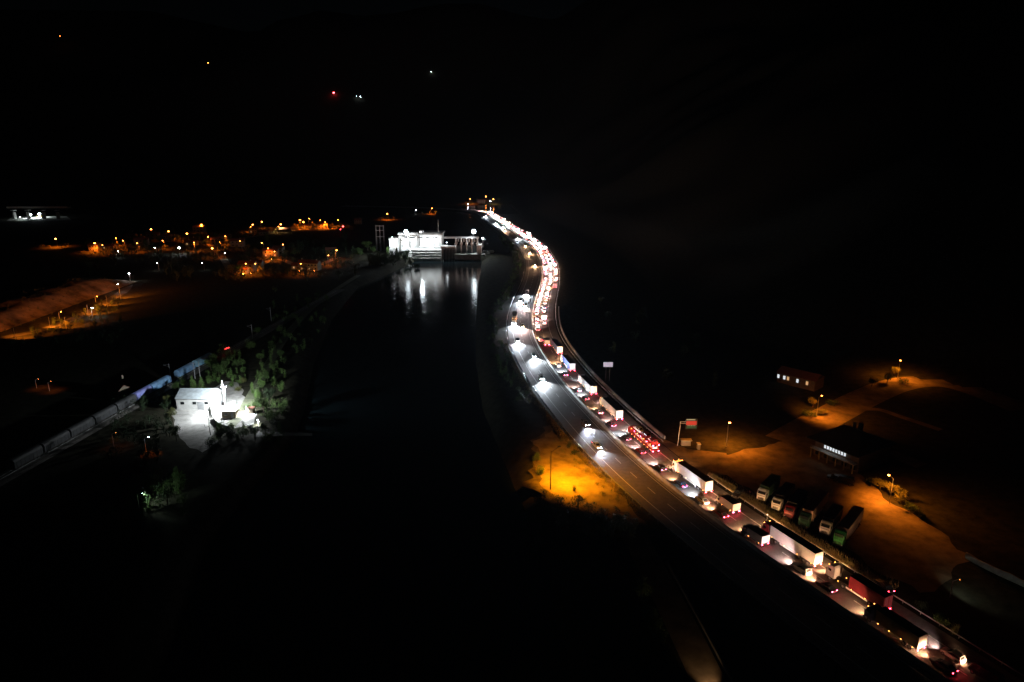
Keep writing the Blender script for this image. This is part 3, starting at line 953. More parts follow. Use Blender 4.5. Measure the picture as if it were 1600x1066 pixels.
# farther part of the jam: three lines of traffic up to the end of the view
occ = {2: [], 6: [], 9: []}
far_cols = ['white', 'silver', 'grey', 'black', 'dark_red', 'beige', 'dark_blue', 'red', 'white', 'silver']
stretch = [(300, 380, 'above the lower bend'), (380, 460, 'on the short straight'), (460, 552, 'in the middle bulge'), (552, 655, 'rounding the upper bend'), (655, 782, 'beside the weir'), (782, 908, 'on the distant straight'), (908, 1100, 'at the far queue end')]
def where(s):
    for a, b_, w_ in stretch:
        if a <= s < b_:
            return w_
    return stretch[-1][2]
SEEN = {}
fixed = {6: [(283, 'truck', 'dark_red'), (309, 'truck', 'white'), (333, 'truck', 'black')], 2: [(303, 'car', 'dark_red'), (315, 'van', 'black')]}
MID = [(2.9, 'left lane', 1), (6.9, 'middle lane', 2), (10.9, 'hard shoulder', 3)]
for off, lane, sd in MID:
    r = random.Random(40 + sd)
    s = 322.0 if sd != 3 else 443.0
    if sd == 2:
        s = 338.0
    while s < 1090:
        u = r.random()
        if sd == 1:
            kind = 'truck' if u < 0.03 else ('van' if u < 0.13 else 'car')
        elif sd == 2:
            kind = 'truck' if u < 0.13 else ('van' if u < 0.27 else 'car')
        else:
            kind = 'truck' if u < 0.10 else ('van' if u < 0.16 else 'car')
        col = r.choice(far_cols)
        lt = 'brake' if r.random() < 0.45 else 'tail'
        near = s < 480
        pw = r.choice([420, 560, 840]) * (1.0 + max(0, s - 480) / 950)
        pw = int(pw / 140) * 140
        tint = r.choice(['neutral', 'neutral', 'cool', 'warm', 'neutral'])
        cn = col.replace('_', ' ')
        if kind == 'truck':
            bx = r.choice(['white', 'tan', 'blue', 'dark_red', 'white', 'grey'])
            semi = r.random() < 0.5
            key = '%s-sided %s %s, %s' % (bx.replace('_', ' '), 'articulated truck' if semi else 'box lorry', where(s), lane)
        elif kind == 'van':
            key = '%s van %s in the %s' % (cn, where(s), lane)
            st = 'van'
        else:
            st = r.choice(['sedan', 'hatch', 'suv'])
            key = '%s %s %s in the %s' % (cn, {'sedan': 'saloon', 'hatch': 'hatchback', 'suv': 'tall car'}[st], where(s), lane)
        SEEN[key] = SEEN.get(key, 0) + 1
        gp = JAM + ' ' + where(s)
        lab = key + (', braking' if lt == 'brake' else '')
        if SEEN[key] > 1:
            lab += (', farther', ', farthest')[SEEN[key] > 2]
        if kind == 'truck':
            t = make_truck(lab, r.choice(['white', 'red', 'blue', 'silver']), bx, 'semi' if semi else 'rigid', lod=1, lights=lt, group=gp, side='curtain' if semi else 'box')
        else:
            t = make_car(lab, col, st, lod=0 if near else 1, lights=lt, group=gp, cat='van' if kind == 'van' else 'car')
        L = t['_l']
        beam(t, tint, pw)
        put(t, s, off + r.uniform(-.25, .25) * (1 if near else 1.4))
        gap = r.uniform(2.6, 5.5) + (r.uniform(3, 12) if r.random() < 0.14 else 0)
        if sd == 3:
            gap += r.uniform(1, 9) if r.random() < .5 else 0
            if s > 740:
                gap += 12
        s += L + gap

# free-flowing carriageway: few cars coming towards the camera with strong headlights
FREE = 'cars driving towards the camera'
def oncoming(px, py, off, col, style, tint, pw, label, kind='car', shift=0):
    s, o = locate(P(px, py, RZ))
    t = make_car(label, col, style, lod=0 if s < 345 else 1, group=FREE, head='cool' if tint == 'cool' else 'warm') if kind == 'car' else make_truck(label, col, 'white', 'semi', lod=1, group=FREE)
    L = t['_l']
    b_ = beam(t, tint, pw * 0.5, 0.24, 100)
    put(t, s + L + shift, off * 1.13, back=True)
    if kind != 'car':
        for c in t.children:
            if c.name.startswith('headlight') and c.type == 'MESH':
                c.data = c.data.copy()
                c.data.materials[0] = HEADC
    return t
oncoming(940, 703, -7.6, 'silver', 'sedan', 'cool', 700, 'silver saloon coming down beside the yellow-lit yard, nearest with headlights on')
oncoming(917, 668, -5.0, 'grey', 'suv', 'cool', 1100, 'grey tall car with headlights on, following the silver saloon')
oncoming(838, 596, -7.0, 'white', 'suv', 'cool', 3600, 'white tall car with glaring headlights entering the lower bend')
oncoming(824, 560, -4.4, 'silver', 'sedan', 'cool', 3600, 'silver saloon nearest the median with glaring headlights in the lower bend')
oncoming(818, 535, -8.2, 'dark_blue', 'sedan', 'cool', 3600, 'dark blue saloon in the outer lane of the lower bend')
oncoming(809, 508, -8.6, 'white', 'sedan', 'cool', 3600, 'truck with white trailer in the outer lane where the road turns', kind='truck')
oncoming(822, 512, -4.6, 'beige', 'hatch', 'neutral', 2600, 'beige hatchback in the warm-lit inner lane of the turn')
oncoming(826, 480, -4.4, 'grey', 'sedan', 'neutral', 2400, 'grey saloon in the inner lane just before the turn')
oncoming(815, 472, -8.0, 'black', 'suv', 'cool', 3600, 'black tall car in the outer lane before the turn')
oncoming(824, 460, -6.0, 'white', 'van', 'cool', 3600, 'white van with bright headlights above the turn')
oncoming(834, 415, -5.0, 'silver', 'hatch', 'warm', 2000, 'silver hatchback alone on the dark stretch with warm headlights')
oncoming(829, 396, -6.0, 'red', 'hatch', 'warm', 2600, 'red hatchback nearing the upper bend with warm headlights')
oncoming(826, 385, -5.5, 'grey', 'hatch', 'warm', 2600, 'grey hatchback leaving the upper bend with warm headlights')
oncoming(807, 373, -5.0, 'white', 'suv', 'cool', 4500, 'white tall car with blue-white headlights beside the far concrete wall')
oncoming(789, 361, -7.5, 'beige', 'sedan', 'warm', 3500, 'beige saloon with orange headlights near the far concrete wall')
oncoming(781, 356, -4.6, 'white', 'sedan', 'cool', 4500, 'white saloon in the distant cluster of oncoming cars')
oncoming(777, 353.5, -8.0, 'silver', 'sedan', 'cool', 4500, 'silver saloon in the distant cluster of oncoming cars')
oncoming(773, 349.5, -6.0, 'grey', 'suv', 'cool', 4500, 'grey tall car leading the distant cluster of oncoming cars')
oncoming(757, 338.5, -6.0, 'white', 'suv', 'cool', 6000, 'farthest oncoming white car, a bright dot left of the queue end')
# ------------------------------------------------------------------ lamps
def street_lamp(px, py, label, h=9.0, col=SODIUM, glow=SODIUM_GLOW, power=1500, r=0.42, arm=1.4, rz=0.0, group=None, cone=150, loc=None, terrain=False, key=None, aim=(0, 0, -1), name='street_lamp'):
    if terrain:
        d = ray(px, py); tt = 900.0
        while tt < 6000:
            p = Vector((0, 0, CAM_H)) + d * tt
            if height(p.x, p.y) + h > p.z:
                break
            tt += 6
        p = Vector((p.x, p.y, height(p.x, p.y)))
    elif loc is None:
        p = P(px, py, h)
        p.z = 0
        for _ in range(3):
            p = P(px, py, h + height(p.x, p.y)); p.z = 0
        p.z = height(p.x, p.y)
    else:
        p = loc
    t = thing(name, label, 'street lamp', p, rz, group)
    part(t, 'pole', (h, arm), lambda m: (m.tube((-arm, 0, -.3), (-arm, 0, h - .5), .11, .07, 7), m.tube((-arm, 0, h - .55), (0, 0, h + .1), .05, .05, 5)), STEEL)
    part(t, 'lamp_head', r, lambda m: m.box((0, 0, .12), (r * 2.3, r * 1.5, .14), top=.7), STEEL, (0, 0, h + .05))
    part(t, 'lamp_glass', r, lambda m: m.sphere((0, 0, 0), r, 8, 5, sz=.6), glow, (0, 0, h - .12))
    light(t, 'lamp_light', 'SPOT', key or (name, tuple(col), power, cone), (0, 0, h - .55 - r * .3), power, col, aim, cone, .6, .25)
    return t
VG = 'orange street lamps of the village across the river'
VLP = []
def vl(px, py, label, power=34000, r=.8, **k):
    VLP.append((px, py))
    street_lamp(px, py, label, h=8.5, power=power, r=r, group=VG, rz=R.uniform(0, 6), **k)
vl(86.7, 373, 'solitary orange street lamp at the left, below the lit bridge')
vl(147.8, 380, 'orange street lamp at the left end of the village rows')
vl(236, 358, 'orange street lamp on a tall pole above the left houses', 4000)
vl(263.5, 361.5, 'orange street lamp second right of the tall pole, above bare ground')
vl(292, 365, 'orange street lamp over the bright strip of street', 5000)
vl(314.6, 351, 'highest orange street lamp of the left village')
vl(325, 370, 'bright orange street lamp over the lit crossing', 6000, r=.6)
vl(331.5, 388, 'orange street lamp low beneath the lit crossing', 4500)
vl(394.7, 351, 'orange street lamp, upper one of a close pair by the pink-lit house')
vl(391.5, 354.5, 'orange street lamp, lower one of a close pair by the pink-lit house', 1500, r=.4)
vl(409, 346.6, 'orange street lamp right above the pink-lit house')
vl(438.8, 350.6, 'yellowish street lamp in the middle of the far row', col=(1, .55, .2))
vl(435, 354, 'small yellowish street lamp just left below the one in the far row', 1500, r=.4, col=(1, .55, .2))
vl(468.8, 344, 'left lamp of the far orange row near the power station')
vl(474, 347, 'second lamp of the far orange row near the power station')
vl(483, 341.6, 'third and highest lamp of the far orange row near the power station', r=.4)
vl(500.6, 344, 'fourth lamp of the far orange row near the power station', r=.45)
vl(508, 347, 'fifth lamp of the far orange row near the power station', r=.45)
vl(528, 343.5, 'last lamp of the far orange row, above the red light', r=.45)
vl(409, 379.5, 'small orange lamp alone between the village rows', 1500, r=.4)
vl(442, 382, 'golden street lamp right of the lit house front', 3500, r=.55)
vl(526, 391, 'bright orange lamp on the river bank left of the power station', 4500, r=.6)
vl(605, 334, 'orange lamp beyond the left end of the power station')
vl(675, 325.5, 'orange lamp beyond the mast of the power station', r=.7)
vl(734.5, 311, 'orange lamp above the far end of the lake', r=.75)
vl(759, 307, 'uppermost deep orange lamp beyond the end of the queue', 9000, r=.9)
vl(771, 314.6, 'yellow lamp just above the end of the queue', 7000, r=.9, col=(1, .6, .12))
vl(375, 376.6, 'small orange lamp at the dark house near the crossing', 900, r=.35)
for px, py, lb in ((160, 383, 'orange lamp over the trees right of the leftmost village lamp'), (181, 372, 'orange lamp hidden in bright foliage at the left rows'), (192, 376, 'second orange lamp in the bright foliage at the left rows'), (214, 380, 'low orange lamp left below the tall lamp pole'),
                   (343, 378, 'orange lamp right of the lit crossing'), (352, 369, 'upper orange lamp right of the lit crossing'), (384, 412, 'orange lamp above the yellow front'), (399, 412, 'orange lamp right above the yellow front'), (419, 388, 'orange lamp left below the golden lamp'),
                   (429, 393, 'small orange lamp straight above the warm lit front'), (303, 379, 'orange lamp at the right end of the bright street strip'), (254, 376, 'orange lamp on the lit bare ground'), (470, 412, 'orange lamp over the three small houses by the bank'), (513, 399, 'orange lamp left of the bright bank lamp')):
    vl(px, py, lb, 11000, r=.42)
WG = 'small white lamps at the village houses'
def wl(px, py, label, power=900, r=.32, **k):
    street_lamp(px, py, label, h=6.0, power=power * .3, r=r, col=(.85, .93, 1), glow=WHITE_GLOW, group=WG, rz=R.uniform(0, 6), **k)
wl(280, 387, 'glaring white lamp in the middle of the left village', 9000, r=.95)
wl(184, 393, 'small white lamp right below the leftmost houses')
wl(242, 387, 'small white lamp left of the glaring white one')
wl(246, 411, 'faint white lamp alone below the village', 200, r=.25)
wl(201.6, 427, 'white lamp at the top end of the orange-lit hillside road', 1200, r=.5)
wl(184, 444, 'white lamp above the curve of the hillside road', 500)
wl(144, 480.7, 'white lamp at the gap between the two lit slopes', 2500, r=.5)
wl(351, 395, 'small white lamp below the lit crossing', 400)
wl(650, 328.5, 'white lamp far beyond the power station roof', 900, r=.55)
wl(731, 319, 'white lamp on the far shore of the lake', 1500, r=.6)
wl(766.5, 317.5, 'white lamp close under the yellow lamp beyond the queue', 1500, r=.6)
wl(316, 411, 'faint white lamp at the dark edge of the village', 200, r=.25)
# red lights
RED_GLOW = emit('red_signal_glow', (1.0, 0.05, 0.06), 40.0)
for px, py, h, lb, rr in ((536, 354, 8, 'bright red light left of the power station', .6), (532, 358.5, 5, 'smaller red light under the bright red one', .35)):
    p = P(px, py, h); p.z = 0
    t = thing('signal_light', lb, 'signal', p, group='red lights left of the power station')
    part(t, 'post', ('sg', h), lambda m: m.tube((0, 0, -.2), (0, 0, h - rr * .7), .1), STEEL)
    part(t, 'lamp_glass', ('sg', rr), lambda m: m.sphere((0, 0, 0), rr), RED_GLOW, (0, 0, h))
# lights on the dark mountains
for px, py, lb, cl, gl_, rr in ((94, 58, 'faint lamp high on the mountain at the far left', SODIUM, SODIUM_GLOW, 1.0), (233, 68.5, 'faint reddish lamp on the mountain above the village', (1, .1, .08), RED_GLOW, .8), (293, 63, 'uppermost faint lamp on the mountain, right of the reddish one', SODIUM, SODIUM_GLOW, 1.0),
                                (272, 101, 'faint lamp on the mountain left of the golden one', SODIUM, SODIUM_GLOW, 1.0), (325.5, 99, 'golden lamp on the mountain, brightest of its slope', (1, .5, .15), SODIUM_GLOW, 2.2),
                                (521.5, 146.5, 'bright red lamp on the dark mountain', (1, .1, .08), RED_GLOW, 3.2), (557, 151.5, 'left one of two faint white lamps right of the red mountain lamp', (.8, .9, 1), WHITE_GLOW, .6), (563, 152.5, 'right one of two faint white lamps right of the red mountain lamp', (.8, .9, 1), WHITE_GLOW, .8), (674, 114, 'faint lamp alone on the mountain above the lake', (.8, .9, 1), WHITE_GLOW, .8)):
    street_lamp(px, py, lb, h=9.0, col=cl, glow=gl_, power=400, r=rr, terrain=True, name='mountain_lamp', group='far lamps on the mountains')

# ------------------------------------------------------------------ houses
ROOFT = mat('roof_tiles', (0.16, 0.06, 0.04), 0.85, var=0.3, scale=1.2, bump=0.3)
ROOFD = mat('roof_dark', (0.025, 0.025, 0.028), 0.7, var=0.3, scale=1)
PLASTERG = mat('plaster_grey', (0.20, 0.19, 0.18), 0.9, var=0.25, scale=0.5)
PLASTER = mat('plaster_cream', (0.25, 0.21, 0.16), 0.9, var=0.2, scale=0.5)
LIT = emit('lit_window_warm', (1.0, 0.62, 0.28), .55)
LITW = emit('lit_window_white', (0.85, 0.95, 1.0), .8)
def house(px, py, label, w_=11, d_=9, st=2, rz=0.0, wall=PLASTER, roof=ROOFT, lit=0, group=None, loc=None):
    p = loc or P(px, py)
    p.z = height(p.x, p.y)
    t = thing('house', label, 'house', p, rz, group)
    H = 2.9 * st
    part(t, 'wall', (w_, d_, st), lambda m: (m.box((0, 0, H / 2 - .15), (w_, d_, H + .3)), m.add([(-w_ / 2, -d_ / 2, H), (-w_ / 2, d_ / 2, H), (-w_ / 2, 0, H + 1.9), (w_ / 2, -d_ / 2, H), (w_ / 2, d_ / 2, H), (w_ / 2, 0, H + 1.9)], [(0, 2, 1), (3, 4, 5)])), wall)
    def rf(m):
        for sg in (-1, 1):
            m.box((0, sg * (d_ / 4 + .15), H + 1.02), (w_ + .9, hypot(d_ / 2 + .5, 1.95), .16), rx=-sg * atan2(1.95, d_ / 2 + .2))
    r_ = part(t, 'roof', (w_, d_, st), rf, roof)
    part(r_, 'chimney', 'c', lambda m: m.box((w_ * .25, .8, H + 2.0), (.6, .6, 1.5)), wall)
    k = 0
    for f in range(st):
        for i in range(3):
            x = (i - 1) * w_ * .3
            if f == 0 and i == 1:
                part(t, 'door', 'd', lambda m: m.box((0, 0, 1.05), (1.0, .1, 2.1)), DARK, (x, -d_ / 2 - .02, .02))
                continue
            part(t, 'window', 'w', lambda m: m.box((0, 0, 0), (1.1, .08, 1.3)), (LIT if k < lit else GLASS), (x, -d_ / 2 - .02, 1.6 + f * 2.9))
            k += 1
    return t
HLAB = []
HG = 'houses of the village across the river'
hs = [(150, 392, 'cream house under the leftmost village lamp', 0, 0), (172, 389, 'low house right of the leftmost village lamp', 1, 0), (240, 374, 'house below the tall lamp pole', 0, .3), (262, 377, 'house under the second lamp beyond bare ground', 0, -.2),
      (300, 383, 'house left of the lit crossing', 1, .1), (312, 362, 'house under the highest left lamp', 0, 0), (338, 382, 'wide house right of the lit crossing', 0, .4), (352, 372, 'house behind the wide one right of the crossing', 0, 0), (372, 385, 'dark house near the crossing', 0, .2),
      (398, 364, 'pink-lit house under the close pair of lamps', 1, 0), (412, 366, 'house right beside the pink-lit house', 0, .5), (424, 401, 'house with bright warm front below the golden lamp', 2, .15), (436, 397, 'house right of the warm lit front', 0, 0), (445, 362, 'house under the yellowish lamps of the far row', 0, 0),
      (388, 423, 'orange-lit house above the yellow front', 0, -.1), (402, 421, 'orange-lit house right of the yellow front', 0, .1), (468, 420, 'left of three small lit houses by the river bank', 1, 0), (481, 421, 'middle of three small lit houses by the river bank', 1, .1), (491, 422, 'right of three small lit houses by the river bank', 1, -.1),
      (480, 356, 'house under the left lamps of the far row', 0, 0), (504, 357, 'house under the right lamps of the far row', 0, .3), (518, 400, 'house left below the bright bank lamp', 0, .2), (205, 372, 'house among trees left of the tall pole', 0, 0), (222, 383, 'house in front of the tall lamp pole', 0, .3),
      (560, 350, 'long low building left of the pylons with a lit roof edge', 0, .05), (768, 322, 'house beyond the end of the queue', 1, 0), (752, 318, 'second house beyond the end of the queue, to the left', 0, 0), (738, 324, 'house on the far shore of the lake', 0, 0)]
for i, (px, py, lb, lit, rz) in enumerate(hs):
    HLAB.append((px, py, lb))
    house(px, py, lb, w_=(9, 11, 13)[i % 3], d_=8, st=1 + (i % 3 != 1), rz=rz, lit=lit, group=HG, wall=(PLASTER, PLASTERG)[i % 2])
# warm wall lights on single fronts
def wall_lamp(px, py, h, label, power, col, aim, r=.14, glow=None, key=None, cone=150):
    p = P(px, py, h); p.z = 0
    t = thing('wall_lamp', label, 'lamp', p)
    part(t, 'post', ('wl', h), lambda m: m.tube((0, 0, -.2), (0, 0, h), .05, n=5), STEEL)
    part(t, 'lamp_glass', ('wl', r), lambda m: m.sphere((0, 0, 0), r, 6, 4), glow or SODIUM_GLOW, (0, 0, h))
    light(t, 'lamp_light', 'SPOT', ('wl', power, tuple(col), cone, px), (0, 0, h + .2), power, col, aim, cone, .8, .2)
    return t
wall_lamp(380, 428, 3.5, 'garden lamp before the yellow-lit front', 2600, (1, .62, .05), (0, 1, -.1), .3)
wall_lamp(392, 427, 3.5, 'garden lamp before the orange-lit house', 1500, SODIUM, (0, 1, 0))
house(380, 427, 'small house with a bright yellow front at the lower edge of the village', w_=8, d_=6, st=1, group=HG, wall=WHITEWALL)
wall_lamp(424, 405, 3, 'garden lamp before the warm lit front', 1200, (1, .6, .25), (0, 1, 0))
for i, px in enumerate((468, 481, 491)):
    wall_lamp(px, 423.5, 3, ('left', 'middle', 'right')[i] + ' garden lamp before the three small houses by the bank', 700, (1, .5, .15), (0, 1, 0))

# ------------------------------------------------------------------ lit slopes and hillside road at the left
for i, (px, py, pw, lb) in enumerate(((20, 519, 3000, 'shielded road lamp at the left edge below the orange slope'), (75, 503, 3200, 'shielded road lamp under the middle of the orange slope'), (100, 503, 1500, 'shielded road lamp at the trees by the orange slope'), (135, 484, 3000, 'shielded road lamp at the right end of the large orange slope'),
                                      (165, 470, 2400, 'shielded road lamp below the upper orange slope'), (186, 459, 2000, 'shielded road lamp at the tip of the upper orange slope'))):
    p = P(px, py - 10, 8); p.z = 0
    t = thing('street_lamp', lb, 'street lamp', p, 0, 'shielded lamps along the hillside road')
    part(t, 'pole', 'hs', lambda m: m.tube((0, 0, -.3), (0, 0, 7), .1, .07), STEEL)
    part(t, 'lamp_head', 'hs', lambda m: m.box((0, .3, 7.1), (.5, .9, .2)), DARK)
    light(t, 'lamp_light', 'SPOT', ('hs', pw), (0, .5, 6.9), pw * 20.0, (1.0, .23, .014), (-.1, 1, -.33), 118, .7, .3)
for px, py, lb in ((95, 487, 'small red-white lamp on the orange slope'), (151.5, 463, 'small lamp at the foot of the upper orange slope')):
    street_lamp(px, py, lb, h=4.0, power=120, r=.22, name='garden_lamp')

# ------------------------------------------------------------------ lit bridge at the far left
gX = P(55, 342)
bm_ = thing('road_bridge', 'long pale concrete bridge deck lit from below at the far left', 'bridge', gX)
def V2(px, py):
    return V(px, py, gX.y) - gX
a, b_ = V2(14, 326), V2(108, 323)
part(bm_, 'deck', None, lambda m: m.box((a + b_) / 2, ((b_ - a).length, 9, 1.6)), CONCRETE)
part(bm_, 'parapet', None, lambda m: m.box((a + b_) / 2 + Vector((0, -4.4, 1.2)), ((b_ - a).length, .25, .9)), WHITEWALL)
for px in (22, 44, 68, 90):
    c = V2(px, 334)
    part(bm_, 'pier', 'bp', lambda m: (m.box((0, 0, -5), (2.2, 5, 11)), m.box((0, 0, 3.2), (4.0, 7, 1.2))), CONCRETE, (c.x, 0, 8.5))
for px, py, lb, pw, rr in ((47, 336, 'left of two glaring white work lights under the lit bridge', 120000, 1.9), (61, 334.5, 'right of two glaring white work lights under the lit bridge', 110000, 1.7), (31.5, 339, 'small white lamp left of the work lights', 1200, .5)):
    street_lamp(px, py, lb, h=5, col=(.8, 1, .93), glow=WHITE_GLOW, power=pw, r=rr, cone=175, name='work_light', key=('work', px))
mb = MB()
q0 = P(20, 343, .03); q1 = P(100, 341, .03)
mb.add([P(10, 345, .03), P(112, 344, .03), P(104, 338, .03), P(22, 338, .03)], [(0, 1, 2, 3)])
structure('building_ground', mb, CONCRETE)
# excavators at the work lights
for px, py, lb, rz in ((44, 340, 'excavator at the left work light under the bridge', .5), (66, 340, 'excavator by the right work light under the bridge', 2.4)):
    t = thing('excavator', lb, 'excavator', P(px, py), rz, 'excavators under the lit bridge')
    ym = mat('machine_yellow', (.5, .3, .03), .5, var=.15)
    part(t, 'track', 'e', lambda m: [m.box((sx * 1.1, 0, .45), (.5, 3.6, .9), top=.85) for sx in (-1, 1)], CHASSIS)
    part(t, 'cabin', 'e', lambda m: (m.box((0, -.4, 1.5), (2.4, 2.8, 1.1)), m.box((-.6, .6, 2.5), (1, 1.2, 1.2))), ym)
    part(t, 'boom', 'e', lambda m: (m.tube((.4, 1, 1.6), (.4, 4.0, 5.2), .28, .2), m.tube((.4, 4, 5.2), (.4, 6.6, 2.6), .2, .16), m.box((.4, 6.6, 2.1), (1, .9, .9), top=.7)), ym)

# ------------------------------------------------------------------ power station and weir
YD = DAM_Y
def D(px, py, dy=0.0):
    return V(px, py, YD + dy)
def vbox(m, x0, x1, yt, yb, dy0, dy1):
    """box between pixel columns and rows on the front plane dy0, running back to dy1"""
    a = D(x0, yt, dy0); b_ = D(x1, yb, dy0)
    m.box(((a.x + b_.x) / 2 - org.x, YD + (dy0 + dy1) / 2 - org.y, (a.z + b_.z) / 2 - org.z), (b_.x - a.x, dy1 - dy0, a.z - b_.z))
org = Vector((D(690, 400).x, YD, WZ))
t = thing('power_station', 'glaring white river power station with sloping concrete apron at the water', 'building', org)
part(t, 'hall', None, lambda m: (vbox(m, 623, 656, 368, 392, 9, 30), vbox(m, 656, 690, 367.5, 386, 8, 30)), WHITEWALL)
part(t, 'roof', None, lambda m: vbox(m, 621.5, 691.5, 365.2, 367.3, 7, 31), CONCRETE)
part(t, 'annex', None, lambda m: vbox(m, 608, 622, 375, 398, 4, 22), WHITEWALL)
part(t, 'annex_roof', None, lambda m: vbox(m, 607, 622.5, 373.4, 375, 3.4, 22.5), CONCRETE)
for k in range(6):
    part(t, 'pilaster', None, lambda m: vbox(m, 627 + k * 11.6, 628.2 + k * 11.6, 368, 386, 7.5, 8.9 if k > 2 else 8.9), WHITEWALL)
for k in range(5):
    part(t, 'window', None, lambda m: vbox(m, 630 + k * 11.6, 637 + k * 11.6, 370.5, 371.8, 7.8 if k > 1 else 8.7, 8.2 if k > 1 else 9.05), GLASS)
part(t, 'cornice', None, lambda m: vbox(m, 655, 691, 386.2, 387.4, 4.6, 8), WHITEWALL)
def apron(m):
    A = [D(x, y, dy) - org for x, y, dy in ((640, 388, 5), (690, 388, 5), (690, 408.6, -1.5), (636, 408.6, -1.5))]
    m.add(A + [p + Vector((0, 8, -.2)) for p in A], [(3, 2, 1, 0), (4, 5, 6, 7), (0, 1, 5, 4), (1, 2, 6, 5), (2, 3, 7, 6), (3, 0, 4, 7)])
part(t, 'apron', None, apron, WHITEWALL)
for k in range(4):
    part(t, 'apron_step', None, lambda m: vbox(m, 642, 689.5, 391 + k * 4.2, 392 + k * 4.2, 2.6 - k * 1.6, 5.5 - k * 1.6), CONCRETE)
part(t, 'roof_vent', None, lambda m: vbox(m, 655, 661.5, 360, 364.8, 12, 16), STEEL)
part(t, 'railing', None, lambda m: [vbox(m, 622, 688, 363.6, 364.0, 8, 8.1)] + [vbox(m, 622 + 6 * k, 622.25 + 6 * k, 363.8, 365, 8, 8.1) for k in range(12)], STEEL)
mast = thing('radio_mast', 'slender white mast on the right end of the power station roof', 'mast', D(685, 365, 14))
part(mast, 'pole', None, lambda m: m.tube((0, 0, -.2), (0, 0, D(685, 343, 14).z - D(685, 365, 14).z), .22, .12), WHITEWALL)
part(mast, 'antenna', None, lambda m: m.tube((-1.0, 0, -.2), (-1.0, 0, 5), .07), STEEL)
t = thing('trash_rack', 'row of tall dark steel gates on a white pier right of the power station', 'water gate', org)
part(t, 'pier', None, lambda m: (vbox(m, 689.5, 693, 388, 411, -3, 8), vbox(m, 688.5, 698, 385, 388, -3.5, 9)), CONCRETE)
for k in range(7):
    part(t, 'bar', None, lambda m: vbox(m, 695.2 + k * 2.3, 696.0 + k * 2.3, 386 + k * .5, 410, -2.5 + k * .2, -1.9 + k * .2), CONCRETE)
part(t, 'rack_panel', None, lambda m: vbox(m, 693, 711, 390, 410, 1, 2), CHASSIS)
part(t, 'rack_beam', None, lambda m: vbox(m, 693, 712, 385, 388, -2, 3), CONCRETE)
t = thing('weir', 'weir with concrete piers, steel gates and a walkway across the river', 'weir', org)
part(t, 'walkway', None, lambda m: vbox(m, 693, 748, 371.2, 372.8, 8, 11), STEEL)
part(t, 'railing', None, lambda m: [vbox(m, 693, 748, 369.6, 369.95, 8, 8.08)] + [vbox(m, 694 + 4 * k, 694.25 + 4 * k, 369.8, 371.2, 8, 8.08) for k in range(14)], STEEL)
for k in range(5):
    x = 712 + k * 8.4
    part(t, 'pier', None, lambda m: (vbox(m, x - 1.0, x + 1.0, 372.8, 397.5, 5, 15), vbox(m, x - 2.0, x + 2.0, 380.8, 382.6, 4.5, 15.5)), CONCRETE)
for k in range(4):
    x = 713 + k * 8.4
    g_ = part(t, 'gate', None, lambda m: vbox(m, x + .1, x + 6.4, 384, 397, 9, 9.8), mat('gate_steel', (.06, .075, .08), .5, .4, var=.3))
    part(g_, 'hoist', None, lambda m: vbox(m, x + 2.0, x + 4.2, 374, 378, 9, 11), STEEL)
part(t, 'sill', None, lambda m: (vbox(m, 710, 751, 397.5, 399, 0, 15), vbox(m, 710, 751, 399, 411, 1, 12)), CONCRETE)
part(t, 'abutment', None, lambda m: (vbox(m, 745, 752, 383, 398.5, 2, 18),), CONCRETE)
# rocks on the right shore
ROCK = mat('pale_rock', (.30, .29, .25), .95, var=.35, scale=.8, bump=.5)
for i, (px, py) in enumerate(((753, 396), (757, 394), (761, 393.5), (765, 391), (769, 388), (773, 386.5), (777, 385), (756, 399), (762, 397), (768, 394))):
    def rock(m):
        m.sphere((0, 0, 0), 1, 8, 5)
        m.v = [tuple(Vector(v_) * (1 + .45 * noise.noise(Vector(v_) * 1.4 + Vector((i * 3, 0, 0))))) for v_ in m.v]
    q = P(px, py); q.z = height(q.x, q.y) + .5
    mb = MB(); rock(mb)
    o = ob('boulder', mb.mesh('boulder', [ROCK]), None, q, R.uniform(0, 6), label='%s pale boulder on the right shore, counted from the weir' % ('first', 'second', 'third', 'fourth', 'sixth', 'eighth', 'tenth', 'fifth', 'seventh', 'ninth')[i], category='rock', group='boulders on the right shore of the weir')
    o.scale = (R.uniform(2, 3.4), R.uniform(1.8, 3), R.uniform(1.1, 1.9))
FLOOD_GLOW = emit('floodlight_glow', (.82, .93, 1.0), 16.0)
# floodlights; rings of oversized heads stand in for their glare
def flood(px, py, dy, base_py, label, n=4, r=.55, power=30000, aims=((0, -1, -.5),), group='floodlights of the power station', key='f', cone=150):
    h = D(px, py, dy).z - D(px, base_py, dy).z
    t = thing('floodlight', label, 'floodlight', D(px, base_py, dy), group=group)
    part(t, 'pole', ('fl', round(h, 1)), lambda m: m.tube((0, .4, -.4), (0, .4, h), .2, .14), STEEL)
    for k in range(n):
        x, z = (k - (n - 1) / 2) * r * 2.2, 0
        if n > 4:
            x, z = (0, 0) if k == 0 else (cos(k * pi / 3) * r * 2.1, sin(k * pi / 3) * r * 2.1)
        part(t, 'lamp_head', ('fl', r), lambda m: m.tube((0, .12, 0), (0, .5, 0), r * .9, r * .5, 8), STEEL, (x, 0, h + z))
        part(t, 'lamp_glass', ('fl', r), lambda m: m.sphere((0, 0, 0), r, 8, 5, sz=.95), FLOOD_GLOW, (x, -.2, h + z))
    for j, a in enumerate(aims):
        light(t, 'flood_beam', 'SPOT', ('fl', key, j, power), (0, -1.5 - r, h), power, (.86, .95, 1.0), a, cone, .9, 1.0)
    return t
flood(635.5, 362, 6, 392, 'floodlight over the left half of the power station, heads clustered to imitate its glare', 7, .62, 34000, ((.5, .25, -1), (-.9, -.4, -.6)), key='a')
